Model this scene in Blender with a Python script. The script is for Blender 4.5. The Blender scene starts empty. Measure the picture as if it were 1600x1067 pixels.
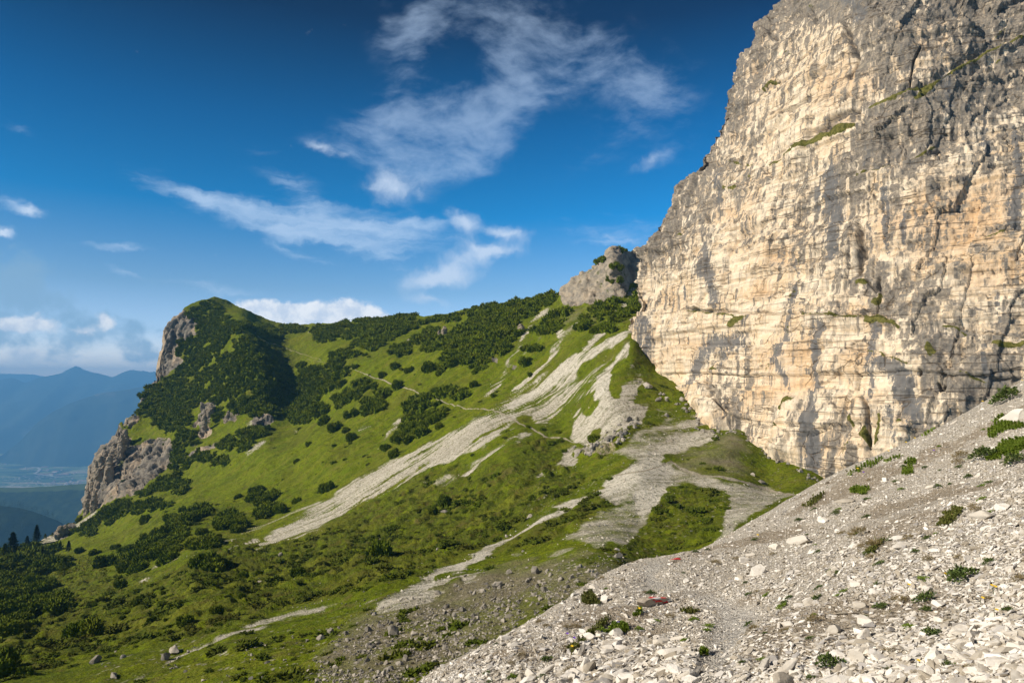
import bpy, bmesh, math, random, time
import numpy as np
from mathutils import Vector, Matrix, Euler
T0 = time.time()
def log(*a): print('[%.1fs]' % (time.time()-T0), *a)
R = math.radians
C = bpy.context.scene.collection
sc = bpy.context.scene
random.seed(7); RNG = np.random.default_rng(7)

# ---------------------------------------------------------------- camera
PITCH = math.atan(66.5/1067.0)
cam = bpy.data.cameras.new('camera'); cam.sensor_width = 36; cam.lens = 36*1067/1600
cam.clip_start = 0.05; cam.clip_end = 80000
co = bpy.data.objects.new('camera', cam); C.objects.link(co)
co.rotation_euler = (math.pi/2 + PITCH, 0, 0); co.location = (0, 0, 0)
sc.camera = co

# ---------------------------------------------------------------- light
SUN_EL, SUN_AZ = R(33), R(-104)          # azimuth from +Y (view direction), negative = left, slightly behind the viewer
sun = bpy.data.lights.new('sun', 'SUN'); sun.energy = 4.9; sun.angle = R(0.5); sun.color = (1.0, 0.90, 0.76)
so = bpy.data.objects.new('sun', sun); C.objects.link(so)
SD = Vector((math.sin(SUN_AZ)*math.cos(SUN_EL), math.cos(SUN_AZ)*math.cos(SUN_EL), math.sin(SUN_EL)))
so.rotation_euler = SD.to_track_quat('Z', 'Y').to_euler()
sc.view_settings.view_transform = 'Standard'; sc.view_settings.look = 'None'
sc.view_settings.gamma = 1; sc.view_settings.use_curve_mapping = False
sc.view_settings.exposure = 0.38
sc.cycles.volume_bounces = 0
sc.cycles.max_bounces = 6

# ---------------------------------------------------------------- node helper
class NT:
    def __init__(s, tree): s.t = tree; s.n = tree.nodes; s.l = tree.links
    def new(s, kind, **kw):
        n = s.n.new(kind)
        for k, v in kw.items(): setattr(n, k, v)
        return n
    def link(s, a, b): s.l.new(a, b)
    def put(s, sock, v):
        if v is None: return
        if isinstance(v, bpy.types.NodeSocket): s.l.new(v, sock)
        else:
            if sock.type == 'RGBA' and len(v) == 3: v = (*v, 1)
            sock.default_value = v
    def m(s, op, a, b=None, c=None, clamp=False):
        n = s.new('ShaderNodeMath', operation=op, use_clamp=clamp)
        for i, v in enumerate((a, b, c)): s.put(n.inputs[i], v)
        return n.outputs[0]
    def v(s, op, a, b=None):
        n = s.new('ShaderNodeVectorMath', operation=op)
        s.put(n.inputs[0], a)
        if b is not None:
            if op == 'SCALE': s.put(n.inputs[3], b)
            else: s.put(n.inputs[1], b)
        return n.outputs[1] if op in ('LENGTH', 'DOT_PRODUCT') else n.outputs[0]
    def mix(s, f, a, b, blend='MIX'):
        n = s.new('ShaderNodeMix', data_type='RGBA', blend_type=blend)
        s.put(n.inputs[0], f); s.put(n.inputs[6], a); s.put(n.inputs[7], b)
        return n.outputs[2]
    def sm(s, x, a, b, lo=0.0, hi=1.0):
        n = s.new('ShaderNodeMapRange', interpolation_type='SMOOTHSTEP')
        s.put(n.inputs[0], x); n.inputs[1].default_value = a; n.inputs[2].default_value = b
        n.inputs[3].default_value = lo; n.inputs[4].default_value = hi
        return n.outputs[0]
    def noise(s, vec, scale, detail=4, rough=0.55, dist=0.0, color=False):
        n = s.new('ShaderNodeTexNoise'); s.put(n.inputs['Vector'], vec)
        n.inputs['Scale'].default_value = scale; n.inputs['Detail'].default_value = detail
        n.inputs['Roughness'].default_value = rough; n.inputs['Distortion'].default_value = dist
        return n.outputs[1 if color else 0]
    def vor(s, vec, scale, feature='F1', out=0, rnd=1.0):
        n = s.new('ShaderNodeTexVoronoi', feature=feature); s.put(n.inputs['Vector'], vec)
        n.inputs['Scale'].default_value = scale; n.inputs['Randomness'].default_value = rnd
        return n.outputs[out]
    def mapping(s, vec, loc=(0,0,0), rot=(0,0,0), scale=(1,1,1), kind='POINT'):
        n = s.new('ShaderNodeMapping', vector_type=kind); s.put(n.inputs[0], vec)
        n.inputs[1].default_value = loc; n.inputs[2].default_value = rot; n.inputs[3].default_value = scale
        return n.outputs[0]
    def attr(s, name):
        n = s.new('ShaderNodeAttribute', attribute_name=name); return n.outputs['Fac']

# ---------------------------------------------------------------- sky with clouds
w = bpy.data.worlds.new('World'); sc.world = w; w.use_nodes = True
N = NT(w.node_tree); N.n.clear()
sky = N.new('ShaderNodeTexSky', sky_type='NISHITA'); sky.sun_disc = False
sky.sun_elevation = SUN_EL; sky.sun_rotation = SUN_AZ
sky.altitude = 2000; sky.air_density = 1.0; sky.dust_density = 0.4; sky.ozone_density = 3.0
tc = N.new('ShaderNodeTexCoord')
hsv = N.new('ShaderNodeHueSaturation'); hsv.inputs['Saturation'].default_value = 1.0; hsv.inputs['Value'].default_value = 1.0
N.link(sky.outputs[0], hsv.inputs['Color'])
gam = N.new('ShaderNodeGamma'); gam.inputs[1].default_value = 1.0; N.link(hsv.outputs[0], gam.inputs[0])
sepd = N.new('ShaderNodeSeparateXYZ'); N.link(tc.outputs['Generated'], sepd.inputs[0])
dx, dy, dz = sepd.outputs
el = N.m('ARCSINE', dz); az = N.m('ARCTAN2', dx, dy)
cmb = N.new('ShaderNodeCombineXYZ'); N.link(az, cmb.inputs[0]); N.link(el, cmb.inputs[1])
AE = cmb.outputs[0]                       # (azimuth, elevation) of the sky direction
def sky_ae(px, py):
    c = (px-800)/1067; d = (533.5-py)/1067
    x, y, z = c, math.cos(PITCH)-d*math.sin(PITCH), math.sin(PITCH)+d*math.cos(PITCH)
    return math.atan2(x, y), math.atan2(z, math.hypot(x, y))
warp = N.v('SCALE', N.v('SUBTRACT', N.noise(AE, 5.0, 3, 0.5, color=True), (.5, .5, .5)), 0.075)
AEw = N.v('ADD', AE, warp)
AEs = N.v('ADD', AE, N.v('SCALE', N.v('SUBTRACT', N.noise(AE, 26.0, 5, 0.6, color=True), (.5, .5, .5)), 0.03))
def blob(vec, px, py, rx, ry, ang, amp):
    a, e = sky_ae(px, py)
    mp = N.mapping(vec, (a, e, 0), (0, 0, R(ang)), (rx/1067, ry/1067, 1), 'TEXTURE')
    g = N.new('ShaderNodeTexGradient', gradient_type='QUADRATIC_SPHERE'); N.link(mp, g.inputs[0])
    return N.m('MULTIPLY', g.outputs[1], amp)
def blobs(vec, lst, gx=1.0):
    acc = None
    for b in lst:
        b = (b[0], b[1], b[2]*gx, b[3]*gx, b[4], b[5]); v = blob(vec, *b); acc = v if acc is None else N.m('ADD', acc, v)
    return acc
CIRRUS = [ # px, py, rx, ry, tilt deg (image up-right positive), amount
 (600, 190, 130, 60, 20, .8), (660, 225, 170, 75, 15, 1.1), (760, 190, 200, 70, 25, .8), (700, 255, 130, 45, 15, .8), (760, 20, 220, 70, 0, .5), (650, 50, 60, 100, 100, .7), (800, 90, 80, 90, 60, .6), (900, 60, 120, 90, 0, .4),
 (1000, 110, 90, 160, 80, .5), (930, 230, 170, 50, 30, .35), (1030, 250, 120, 40, 20, .4), (640, 320, 80, 30, 0, .5),
 (640, 90, 60, 120, -20, .5), (500, 235, 70, 22, -15, .7), (1010,160,120,160,80,.35), (790, 130, 90,110,-40,.35)]
STREAKS = [
 (330, 320, 190, 26, -16, 1.0), (440, 345, 240, 34, -14, 1.1), (560, 365, 260, 44, -6, 1.35), (640, 350, 150, 34, 4, 1.0), (480, 310, 240, 60, -35, .55),
 (600, 400, 120, 30, -25, .5), 
 (950, 370, 170, 40, -14, .75), (1000,350,110,26,-10,.55), (180, 387, 110, 13, 3, .75), (190, 423, 45, 8, -12, .9), (350, 453, 140, 17, -4, .9), (470, 400, 110, 14, -10, .6), (440,385,60,10,-20,.6), (330,405,60,12,-20,.35),
 (30, 200, 70, 20, -20, .4), (45, 330, 50, 14, -8, .9), (5, 358, 30, 14, 0, 1.3), (20, 318, 60, 16, -20, .5), (120, 560, 260, 20, 0, .5), (160,590,240,18,0,.5)]
PUFF = [
 (480, 492, 130, 22, 0, 2.6), (430, 488, 70, 20, 0, 2.2), (548, 488, 46, 26, 0, 2.4), (500, 502, 160, 20, 0, 2.4), (860, 457, 12, 10, 60, .9),
 (45, 508, 48, 18, 0, 2.0), (10, 505, 18, 8, 0, 1.2), (165, 502, 20, 14, -40, 1.5), (135, 515, 28, 10, 0, 1.0), (20, 553, 22, 14, 0, 1.0), (50, 555, 24, 12, 0, .8), (120, 557, 20, 8, 0, .9), (70,570,150,14,0,.5)]
SOFT = [(612, 296, 85, 42, 5, 1.15), (600, 285, 60, 30, 10, .5), (500, 233, 50, 14, -15, .9), (540, 236, 26, 12, 0, .6), (725, 345, 42, 24, -40, 1.4), (790, 364, 80, 16, -6, 1.4), (745, 385, 60, 16, -15, 1.0), (765, 394, 90, 20, 8, 1.6), (690, 430, 90, 34, 8, 1.6), (670, 440, 60, 16, 0, .8), (675, 470, 56, 14, -8, 1.0), (1020, 250, 60, 20, 20, .7), (960, 372, 90, 22, -14, .8), (45, 329, 18, 8, -5, 1.2), (4, 358, 16, 8, 0, 1.6)]
GREYC = [
 (10, 455, 62, 60, 0, 1.7), (5, 430, 55, 45, 0, 1.3), (60, 500, 80, 46, -20, 1.5), (20, 530, 90, 26, 0, 1.2), (175, 518, 70, 22, -6, 1.9), (190, 506, 36, 18, -30, 1.2),
 (218, 555, 42, 18, -6, 1.8), (213, 546, 22, 12, 0, 1.2)]
wisp = N.noise(N.mapping(AEw, (0,0,0), (0,0,R(-38)), (1.0, 2.6, 1)), 7.0, 10, 0.60, 0.0)
fine = N.noise(N.mapping(AEw, (0,0,0), (0,0,R(-40)), (1.0, 2.0, 1)), 26.0, 8, 0.6, 0.0)
fil = N.noise(N.mapping(AEs, (0,0,0), (0,0,R(16)), (1.0, 8.0, 1)), 7.0, 10, 0.62, 0.25)
cir = blobs(AEw, CIRRUS, 1.35)
cir0 = cir; cir = N.sm(N.m('ADD', N.m('MINIMUM', cir, 1.0), N.m('MULTIPLY', N.m('SUBTRACT', N.m('ADD', N.m('MULTIPLY', wisp, .55), N.m('MULTIPLY', fine, .45)), .5), 3.6)), .12, 1.5); cir = N.m('MULTIPLY', cir, N.sm(cir0, .10, .5))
stk = blobs(AEs, STREAKS, 1.15)
stk0 = stk; stk = N.sm(N.m('ADD', N.m('MINIMUM', stk, 1.2), N.m('MULTIPLY', N.m('SUBTRACT', N.m('ADD', N.m('MULTIPLY', fil, .72), N.m('MULTIPLY', fine, .28)), .5), 2.8)), .16, 1.6); stk = N.m('MULTIPLY', stk, N.sm(stk0, .08, .4))
sof0 = blobs(AEs, SOFT, 1.3); sof = N.sm(N.m('ADD', sof0, N.m('MULTIPLY', N.m('SUBTRACT', N.noise(AEs, 16.0, 8, .58), .5), 2.6)), .12, 1.5); sof = N.m('MULTIPLY', sof, N.sm(sof0, .06, .35))
billow = N.noise(AE, 42.0, 8, 0.62)
puf = N.sm(N.m('ADD', blobs(AEs, PUFF, 1.45), N.m('MULTIPLY', N.m('SUBTRACT', billow, .5), 1.5)), .25, 1.05)
gry = N.sm(N.m('ADD', N.m('MINIMUM', N.m('MULTIPLY', blobs(AEs, GREYC, 1.5), .62), .75), N.m('MULTIPLY', N.m('SUBTRACT', N.noise(AE, 22.0, 8, 0.6), .5), 2.6)), .15, .9, 0, .75)
gry = N.m('MULTIPLY', gry, N.sm(blobs(AEs, GREYC, 1.5), .06, .4))
SKYK = 0.075
base = N.v('SCALE', gam.outputs[0], SKYK)
rmp = N.new('ShaderNodeValToRGB'); cr0 = rmp.color_ramp
TINT = [(0.0, (1., .74, .66)), (.06, (1., .74, .66)), (.12, (.52, .49, .51)), (.22, (.28, .34, .36)), (.40, (.012, .24, .345)), (.60, (.002, .155, .245)), (.83, (.001, .040, .078)), (1.0, (.001, .028, .055))]
while len(cr0.elements) < len(TINT): cr0.elements.new(.5)
for e_, (p_, c_) in zip(cr0.elements, TINT): e_.position = p_; e_.color = (*c_, 1)
N.link(N.m('DIVIDE', el, .6, clamp=True), rmp.inputs[0])
base = N.v('MULTIPLY', N.v('SCALE', base, 4.0), rmp.outputs[0])
base = N.v('SCALE', base, N.sm(az, -.7, .45, .80, 1.30))
# the upper sky of the photograph is far deeper than the lower: clear high-altitude air
c1 = N.mix(N.m('MULTIPLY', cir, .46, clamp=True), base, (.42, .55, .74))
c1 = N.mix(N.m('MULTIPLY', stk, .60, clamp=True), c1, (.56, .68, .84))
c1 = N.mix(N.m('MULTIPLY', sof, .75, clamp=True), c1, (.60, .68, .80))
c1 = N.mix(gry, c1, (.22, .37, .52))
c1 = N.mix(N.m('MULTIPLY', puf, .92, clamp=True), c1, N.mix(N.sm(billow, .35, .62), (.60, .66, .76), (.92, .91, .90)))
bg = N.new('ShaderNodeBackground'); bg.inputs['Strength'].default_value = 1.0; N.link(c1, bg.inputs['Color'])
wo = N.new('ShaderNodeOutputWorld'); N.link(bg.outputs[0], wo.inputs['Surface'])

# ---------------------------------------------------------------- object helpers
def tag(o, label=None, cat=None, group=None, kind=None):
    if label: o['label'] = label
    if cat: o['category'] = cat
    if group: o['group'] = group
    if kind: o['kind'] = kind
    return o
def mesh_np(name, V, F, mat=None, attrs=None, smooth=True):
    """V (n,3); F (m,k) k = 3 or 4"""
    me = bpy.data.meshes.new(name)
    V = np.ascontiguousarray(V, dtype=np.float32); F = np.ascontiguousarray(F, dtype=np.int32)
    n, k = F.shape
    me.vertices.add(len(V)); me.vertices.foreach_set('co', V.ravel())
    me.loops.add(n*k); me.loops.foreach_set('vertex_index', F.ravel())
    me.polygons.add(n); me.polygons.foreach_set('loop_start', np.arange(0, n*k, k, dtype=np.int32))
    me.polygons.foreach_set('use_smooth', np.full(n, smooth, dtype=bool))
    me.update(calc_edges=True)
    for an, av in (attrs or {}).items():
        a = me.attributes.new(an, 'FLOAT', 'POINT'); a.data.foreach_set('value', np.ascontiguousarray(av, dtype=np.float32).ravel())
    if mat: me.materials.append(mat)
    return me
def obj(name, me, parent=None, loc=(0,0,0), rot=None, scale=None):
    o = bpy.data.objects.new(name, me); C.objects.link(o); o.location = loc
    if rot: o.rotation_euler = rot
    if scale: o.scale = scale
    if parent: o.parent = parent
    return o
def grid_faces(nr, nc):
    i = np.arange(nr-1)[:, None]*nc + np.arange(nc-1)[None, :]
    return np.stack([i, i+1, i+nc+1, i+nc], -1).reshape(-1, 4)

# ---------------------------------------------------------------- numeric helpers
def hsh(ix, iy, iz, seed):
    h = (ix.astype(np.uint32)*np.uint32(374761393)) ^ (iy.astype(np.uint32)*np.uint32(668265263)) ^ (iz.astype(np.uint32)*np.uint32(2147483647-58)) ^ np.uint32((seed*2654435761) & 0xffffffff)
    h = (h ^ (h >> np.uint32(13)))*np.uint32(1274126177)
    h = h ^ (h >> np.uint32(16)); h = h*np.uint32(2246822519); h ^= h >> np.uint32(15)
    return h
def vnoise(x, y, z, seed=0):
    """smooth value noise in -1..1"""
    fx, fy, fz = np.floor(x), np.floor(y), np.floor(z)
    ix, iy, iz = fx.astype(np.int64), fy.astype(np.int64), fz.astype(np.int64)
    u, v, w_ = x-fx, y-fy, z-fz
    u = u*u*u*(u*(u*6-15)+10); v = v*v*v*(v*(v*6-15)+10); w_ = w_*w_*w_*(w_*(w_*6-15)+10)
    def c(a, b, d): return hsh(ix+a, iy+b, iz+d, seed).astype(np.float32)*np.float32(2/4294967295)-1
    r = 0
    x00 = c(0,0,0)*(1-u)+c(1,0,0)*u; x10 = c(0,1,0)*(1-u)+c(1,1,0)*u
    x01 = c(0,0,1)*(1-u)+c(1,0,1)*u; x11 = c(0,1,1)*(1-u)+c(1,1,1)*u
    return (x00*(1-v)+x10*v)*(1-w_)+(x01*(1-v)+x11*v)*w_
def fbm(P, scale, octs=5, gain=0.5, seed=0, ridged=False, lac=2.03):
    """scale: wavelength (scalar or xyz)"""
    s = np.broadcast_to(np.asarray(scale, float), (3,))
    x, y, z = P[..., 0]/s[0], P[..., 1]/s[1], P[..., 2]/s[2]
    a, tot, out = 1.0, 0.0, 0.0
    for o in range(octs):
        n = vnoise(x, y, z, seed+o*17)
        if ridged: n = 1-2*np.abs(n)
        out = out+a*n; tot += a; a *= gain
        x, y = (x*.866+y*.5)*lac+3.1, (y*.866-x*.5)*lac+7.7; z = z*lac+1.3
    return out/tot
def worley(P, scale, seed=0):
    """F1 distance, F2-F1 and a random value per cell"""
    s = np.broadcast_to(np.asarray(scale, float), (3,))
    q = P/s; fl = np.floor(q).astype(np.int64)
    d1 = np.full(q.shape[:-1], 9.0, np.float32); d2 = d1.copy(); rid = d1*0
    for a in (-1, 0, 1):
        for b in (-1, 0, 1):
            for c in (-1, 0, 1):
                ix, iy, iz = fl[..., 0]+a, fl[..., 1]+b, fl[..., 2]+c
                h1 = hsh(ix, iy, iz, seed); h2 = hsh(ix, iy, iz, seed+101); h3 = hsh(ix, iy, iz, seed+202)
                k = 1/4294967295
                dd = np.sqrt((ix+h1*k-q[..., 0])**2+(iy+h2*k-q[..., 1])**2+(iz+h3*k-q[..., 2])**2).astype(np.float32)
                nr = dd < d1
                d2 = np.where(nr, d1, np.minimum(d2, dd)); rid = np.where(nr, (h1 ^ h2)*k, rid); d1 = np.where(nr, dd, d1)
    return d1, d2-d1, rid
def sstep(x, a, b):
    t = np.clip((x-a)/(b-a), 0, 1); return t*t*(3-2*t)
class TPS:
    def __init__(s, X, y, reg=1e-4):
        X = np.asarray(X, float); y = np.asarray(y, float); s.X = X; n = len(X)
        K = s.k(X, X)+reg*np.eye(n); Pm = np.c_[np.ones(n), X]
        A = np.zeros((n+3, n+3)); A[:n, :n] = K; A[:n, n:] = Pm; A[n:, :n] = Pm.T
        sol = np.linalg.solve(A, np.r_[y, 0, 0, 0]); s.w = sol[:n]; s.c = sol[n:]
    def k(s, A, B):
        d2 = (A[:, None, 0]-B[None, :, 0])**2+(A[:, None, 1]-B[None, :, 1])**2
        return .5*d2*np.log(d2+1e-12)
    def __call__(s, X):
        X = np.asarray(X, float); sh = X.shape[:-1]; X = X.reshape(-1, 2); out = np.empty(len(X))
        for i in range(0, len(X), 40000):
            x = X[i:i+40000]; out[i:i+40000] = s.k(x, s.X)@s.w+s.c[0]+x@s.c[1:]
        return out.reshape(sh)
def ray(px, py):
    """direction through a pixel of the photo with unit forward component"""
    c = (px-800)/1067.0; d = (533.5-py)/1067.0
    y = math.cos(PITCH)-d*math.sin(PITCH); z = math.sin(PITCH)+d*math.cos(PITCH)
    return c/y, z/y
def unproj(px, py, Y):
    a, b = ray(np.asarray(px, float), np.asarray(py, float)); return np.stack([a*Y, Y+0*a, b*Y], -1)
def proj(P):
    x, y, z = P[..., 0], P[..., 1], P[..., 2]
    f = y*math.cos(PITCH)+z*math.sin(PITCH); u = -y*math.sin(PITCH)+z*math.cos(PITCH)
    f = np.maximum(f, 1e-3); return 800+1067*x/f, 533.5-1067*u/f
def normals(P):
    du = np.gradient(P, axis=1); dv = np.gradient(P, axis=0)
    n = np.cross(du, dv); n /= np.linalg.norm(n, axis=-1, keepdims=True)+1e-9
    return n
# survey canvas: x -300..2000, y -300..1500, one cell per photo pixel, used to mark where on the ground each cover grows
CX0, CY0, CW, CH = -300, -300, 2300, 1800
def canvas(v=0.0): return np.full((CH, CW), v, np.float32)
def poly(cv, pts, val=1.0, op='set'):
    pts = np.asarray(pts, float)
    x0, y0 = np.maximum(np.floor(pts.min(0)).astype(int)-1, (CX0, CY0)); x1, y1 = np.minimum(np.ceil(pts.max(0)).astype(int)+2, (CX0+CW, CY0+CH))
    X, Y = np.meshgrid(np.arange(x0, x1)+.5, np.arange(y0, y1)+.5); ins = np.zeros(X.shape, bool)
    n = len(pts)
    for i in range(n):
        ax, ay = pts[i]; bx, by = pts[(i+1) % n]
        if ay == by: continue
        cnd = ((ay > Y) != (by > Y)) & (X < (bx-ax)*(Y-ay)/(by-ay)+ax); ins ^= cnd
    sub = cv[y0-CY0:y1-CY0, x0-CX0:x1-CX0]
    if op == 'set': sub[ins] = val
    elif op == 'max': sub[ins] = np.maximum(sub[ins], val)
def stroke(cv, pts, wd, val=1.0, soft=.6):
    """line with width (scalar or one per point), blended by max"""
    pts = np.asarray(pts, float); wd = np.broadcast_to(np.asarray(wd, float), (len(pts),))
    for i in range(len(pts)-1):
        a, b = pts[i], pts[i+1]; m = max(wd[i], wd[i+1])+3
        x0, y0 = np.floor(np.minimum(a, b)-m).astype(int); x1, y1 = np.ceil(np.maximum(a, b)+m).astype(int)
        x0 = max(x0, CX0); y0 = max(y0, CY0); x1 = min(x1, CX0+CW); y1 = min(y1, CY0+CH)
        if x1 <= x0 or y1 <= y0: continue
        X, Y = np.meshgrid(np.arange(x0, x1)+.5, np.arange(y0, y1)+.5)
        d = b-a; L2 = max((d**2).sum(), 1e-6); t = np.clip(((X-a[0])*d[0]+(Y-a[1])*d[1])/L2, 0, 1)
        dist = np.hypot(X-a[0]-t*d[0], Y-a[1]-t*d[1]); hw = (wd[i]*(1-t)+wd[i+1]*t)/2
        v = val*np.clip((hw*(1+soft)-dist)/(hw*2*soft+1e-6), 0, 1)
        sub = cv[y0-CY0:y1-CY0, x0-CX0:x1-CX0]; np.maximum(sub, v.astype(np.float32), out=sub)
def blur(cv, s):
    k = int(3*s)+1; g = np.exp(-.5*(np.arange(-k, k+1)/s)**2); g /= g.sum(); out = cv
    for ax in (0, 1):
        pad = [(0, 0), (0, 0)]; pad[ax] = (k, k); p = np.pad(out, pad, mode='edge'); acc = np.zeros_like(cv)
        n = cv.shape[ax]
        for i, gv in enumerate(g):
            acc += np.float32(gv)*(p[i:i+n, :] if ax == 0 else p[:, i:i+n])
        out = acc
    return out
def samp(cv, px, py):
    x = np.clip(px-CX0-.5, 0, CW-2.001); y = np.clip(py-CY0-.5, 0, CH-2.001)
    i = x.astype(int); j = y.astype(int); u = x-i; v = y-j
    return (cv[j, i]*(1-u)+cv[j, i+1]*u)*(1-v)+(cv[j+1, i]*(1-u)+cv[j+1, i+1]*u)*v
def k1(pts): return [(x/3.2, 400+y/3.2) for x, y in pts]
def k2(pts): return [(400+x/3.2, 400+y/3.2) for x, y in pts]
def k3(pts): return [(800+x/3.2, 380+y/3.2) for x, y in pts]
def k4(pts): return [(1000+x*.375, y*.375) for x, y in pts]
def k5(pts): return [(1100+x/3.2, 400+y/3.2) for x, y in pts]
def k6(pts): return [(x*.313, 733+y*.313) for x, y in pts]
def k7(pts): return [(500+x*.313, 733+y*.313) for x, y in pts]
def k8(pts): return [(1000+x*.375, 700+y*.375) for x, y in pts]
def k9(pts): return [(x*.3, 550+y*.3) for x, y in pts]
def k10(pts): return [(860+x*.1405, 370+y*.1405) for x, y in pts]
def k11(pts): return [(850+x*.2188, 850+y*.2188) for x, y in pts]
def k12(pts): return [(1250+x*.2188, 850+y*.2188) for x, y in pts]
def k13(pts): return [(1300+x*.1875, 580+y*.1875) for x, y in pts]
# ================================================================ materials of the setting
def newmat(name):
    m = bpy.data.materials.new(name); m.use_nodes = True
    T = NT(m.node_tree); T.n.clear()
    b = T.new('ShaderNodeBsdfPrincipled'); o = T.new('ShaderNodeOutputMaterial'); T.link(b.outputs[0], o.inputs[0])
    b.inputs['Roughness'].default_value = 0.9; b.inputs['Specular IOR Level'].default_value = 0.04
    return m, T, b
def bump(T, b, h, strength, dist):
    n = T.new('ShaderNodeBump'); n.inputs['Strength'].default_value = strength; n.inputs['Distance'].default_value = dist
    T.link(h, n.inputs['Height']); T.link(n.outputs[0], b.inputs['Normal'])

def slope_material():
    m, T, b = newmat('mountain_slope')
    g = T.new('ShaderNodeNewGeometry'); P = g.outputs['Position']
    sc_, rk, ht, dt, pt = (T.attr(k) for k in ('scree', 'rock', 'heath', 'dirt', 'path'))
    tr = T.attr('streak'); sp = T.attr('sparse')
    n05 = T.noise(P, 1.6, 5, .6); n2 = T.noise(P, .35, 5, .6); n10 = T.noise(P, .06, 4, .55); nf = T.noise(P, 4.5, 4, .7)
    # grass
    gr = T.mix(T.sm(n10, .35, .65), (.120, .168, .003), (.168, .205, .004))
    gr = T.mix(T.sm(n2, .35, .7), gr, (.100, .142, .003))
    gr = T.mix(T.sm(T.m('MULTIPLY', n05, n2), .22, .42), gr, (.150, .155, .014))
    hcol = T.mix(T.sm(n05, .35, .62), (.038, .055, .006), (.105, .120, .014))
    hcol = T.mix(T.sm(T.noise(P, .18, 3, .5), .5, .68), hcol, (.095, .080, .018))
    gr = T.mix(T.m('MULTIPLY', ht, T.sm(T.m('ADD', n2, T.m('MULTIPLY', n05, .5)), .55, .85)), gr, hcol)
    st2 = T.attr('st2')
    gr = T.mix(T.m('MULTIPLY', T.sm(st2, .52, .72), .5), gr, (.075, .098, .008)); gr = T.mix(T.m('MULTIPLY', T.sm(st2, .42, .25), .6), gr, (.165, .175, .018))
    tk = T.noise(P, .55, 4, .75); gr = T.mix(T.m('MULTIPLY', T.sm(tk, .53, .62), .65), gr, (.034, .050, .005)); gr = T.mix(T.m('MULTIPLY', T.sm(tk, .42, .30), .5), gr, (.19, .20, .015))
    t2 = T.noise(P, 2.4, 4, .8); gr = T.mix(T.m('MULTIPLY', T.sm(t2, .52, .62), .6), gr, (.045, .060, .006)); gr = T.mix(T.m('MULTIPLY', T.sm(t2, .45, .36), .55), gr, (.21, .20, .035))
    gr = T.mix(T.m('MULTIPLY', T.sm(T.noise(P, .25, 5, .75), .56, .64), .55), gr, (.135, .115, .035))
    gr = T.mix(T.m('MULTIPLY', T.sm(T.noise(P, .03, 5, .65), .52, .66), .55), gr, (.10, .105, .014))
    gr = T.mix(T.m('MULTIPLY', dt, .9), gr, T.mix(n05, (.17, .145, .085), (.26, .225, .155)))
    # scree
    vs = T.vor(P, 1.4); vs2 = T.vor(P, 4.0, out=1)
    sv = T.new('ShaderNodeSeparateColor'); T.link(vs2, sv.inputs[0])
    st = T.mix(T.m('MULTIPLY', sv.outputs[0], .8), (.38, .34, .265), (.60, .55, .445))
    st = T.mix(T.sm(n05, .45, .7), st, (.27, .24, .19))
    st = T.mix(T.sm(tr, .40, .80), st, (.57, .525, .42))
    st = T.mix(T.m('MULTIPLY', T.attr('pale'), .7), st, T.mix(nf, (.50, .465, .385), (.74, .69, .58)))
    st = T.mix(T.m('MULTIPLY', T.sm(tr, .42, .22), .8), st, (.24, .225, .15))
    st = T.mix(T.m('MULTIPLY', T.sm(T.noise(P, .8, 5, .8), .50, .60), .75), st, (.175, .175, .095))
    st = T.mix(T.m('MULTIPLY', T.sm(T.noise(P, 1.7, 4, .8), .56, .62), .7), st, (.72, .68, .58))
    thr = T.m('ADD', T.m('ADD', sc_, T.m('MULTIPLY', T.m('SUBTRACT', nf, .5), .55)), T.m('MULTIPLY', T.m('SUBTRACT', n05, .5), .45))
    col = T.mix(T.sm(thr, .30, .66), gr, st)
    # loose stones strewn in the grass
    pep = T.m('MULTIPLY', T.sm(T.vor(P, .9), .30, .12), T.sm(T.noise(P, .22, 3, .6), .42, .62))
    col = T.mix(T.m('MULTIPLY', pep, sp, clamp=True), col, (.42, .38, .31))
    # rock
    rc = T.mix(T.sm(T.noise(T.mapping(P, scale=(1, 1, .3)), .22, 6, .65), .38, .62), (.27, .24, .19), (.135, .125, .11))
    rc = T.mix(T.sm(T.noise(P, .07, 5, .6), .48, .64), rc, (.42, .33, .23))
    rc = T.mix(T.sm(T.noise(P, .9, 4, .7), .55, .72), rc, (.10, .095, .085))
    rc = T.mix(T.m('MULTIPLY', T.attr('pale'), .55), rc, T.mix(T.sm(T.noise(P, .3, 5, .7), .42, .6), (.50, .42, .31), (.27, .245, .20)))
    rc = T.mix(T.m('MULTIPLY', T.sm(T.noise(P, .16, 5, .7), .55, .64), T.attr('mossy')), rc, (.085, .105, .018))
    col = T.mix(T.sm(T.m('ADD', rk, T.m('MULTIPLY', T.m('SUBTRACT', n05, .5), .5)), .4, .6), col, rc)
    col = T.mix(T.sm(T.m('ADD', pt, T.m('MULTIPLY', T.m('SUBTRACT', n05, .5), .4)), .35, .65), col, T.mix(n05, (.27, .235, .165), (.42, .38, .29)))
    T.link(col, b.inputs['Base Color'])
    h = T.m('ADD', T.m('MULTIPLY', n05, .6), T.m('ADD', T.m('MULTIPLY', nf, .3), T.m('MULTIPLY', n2, .8)))
    bump(T, b, h, .9, 1.0)
    return m

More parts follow.
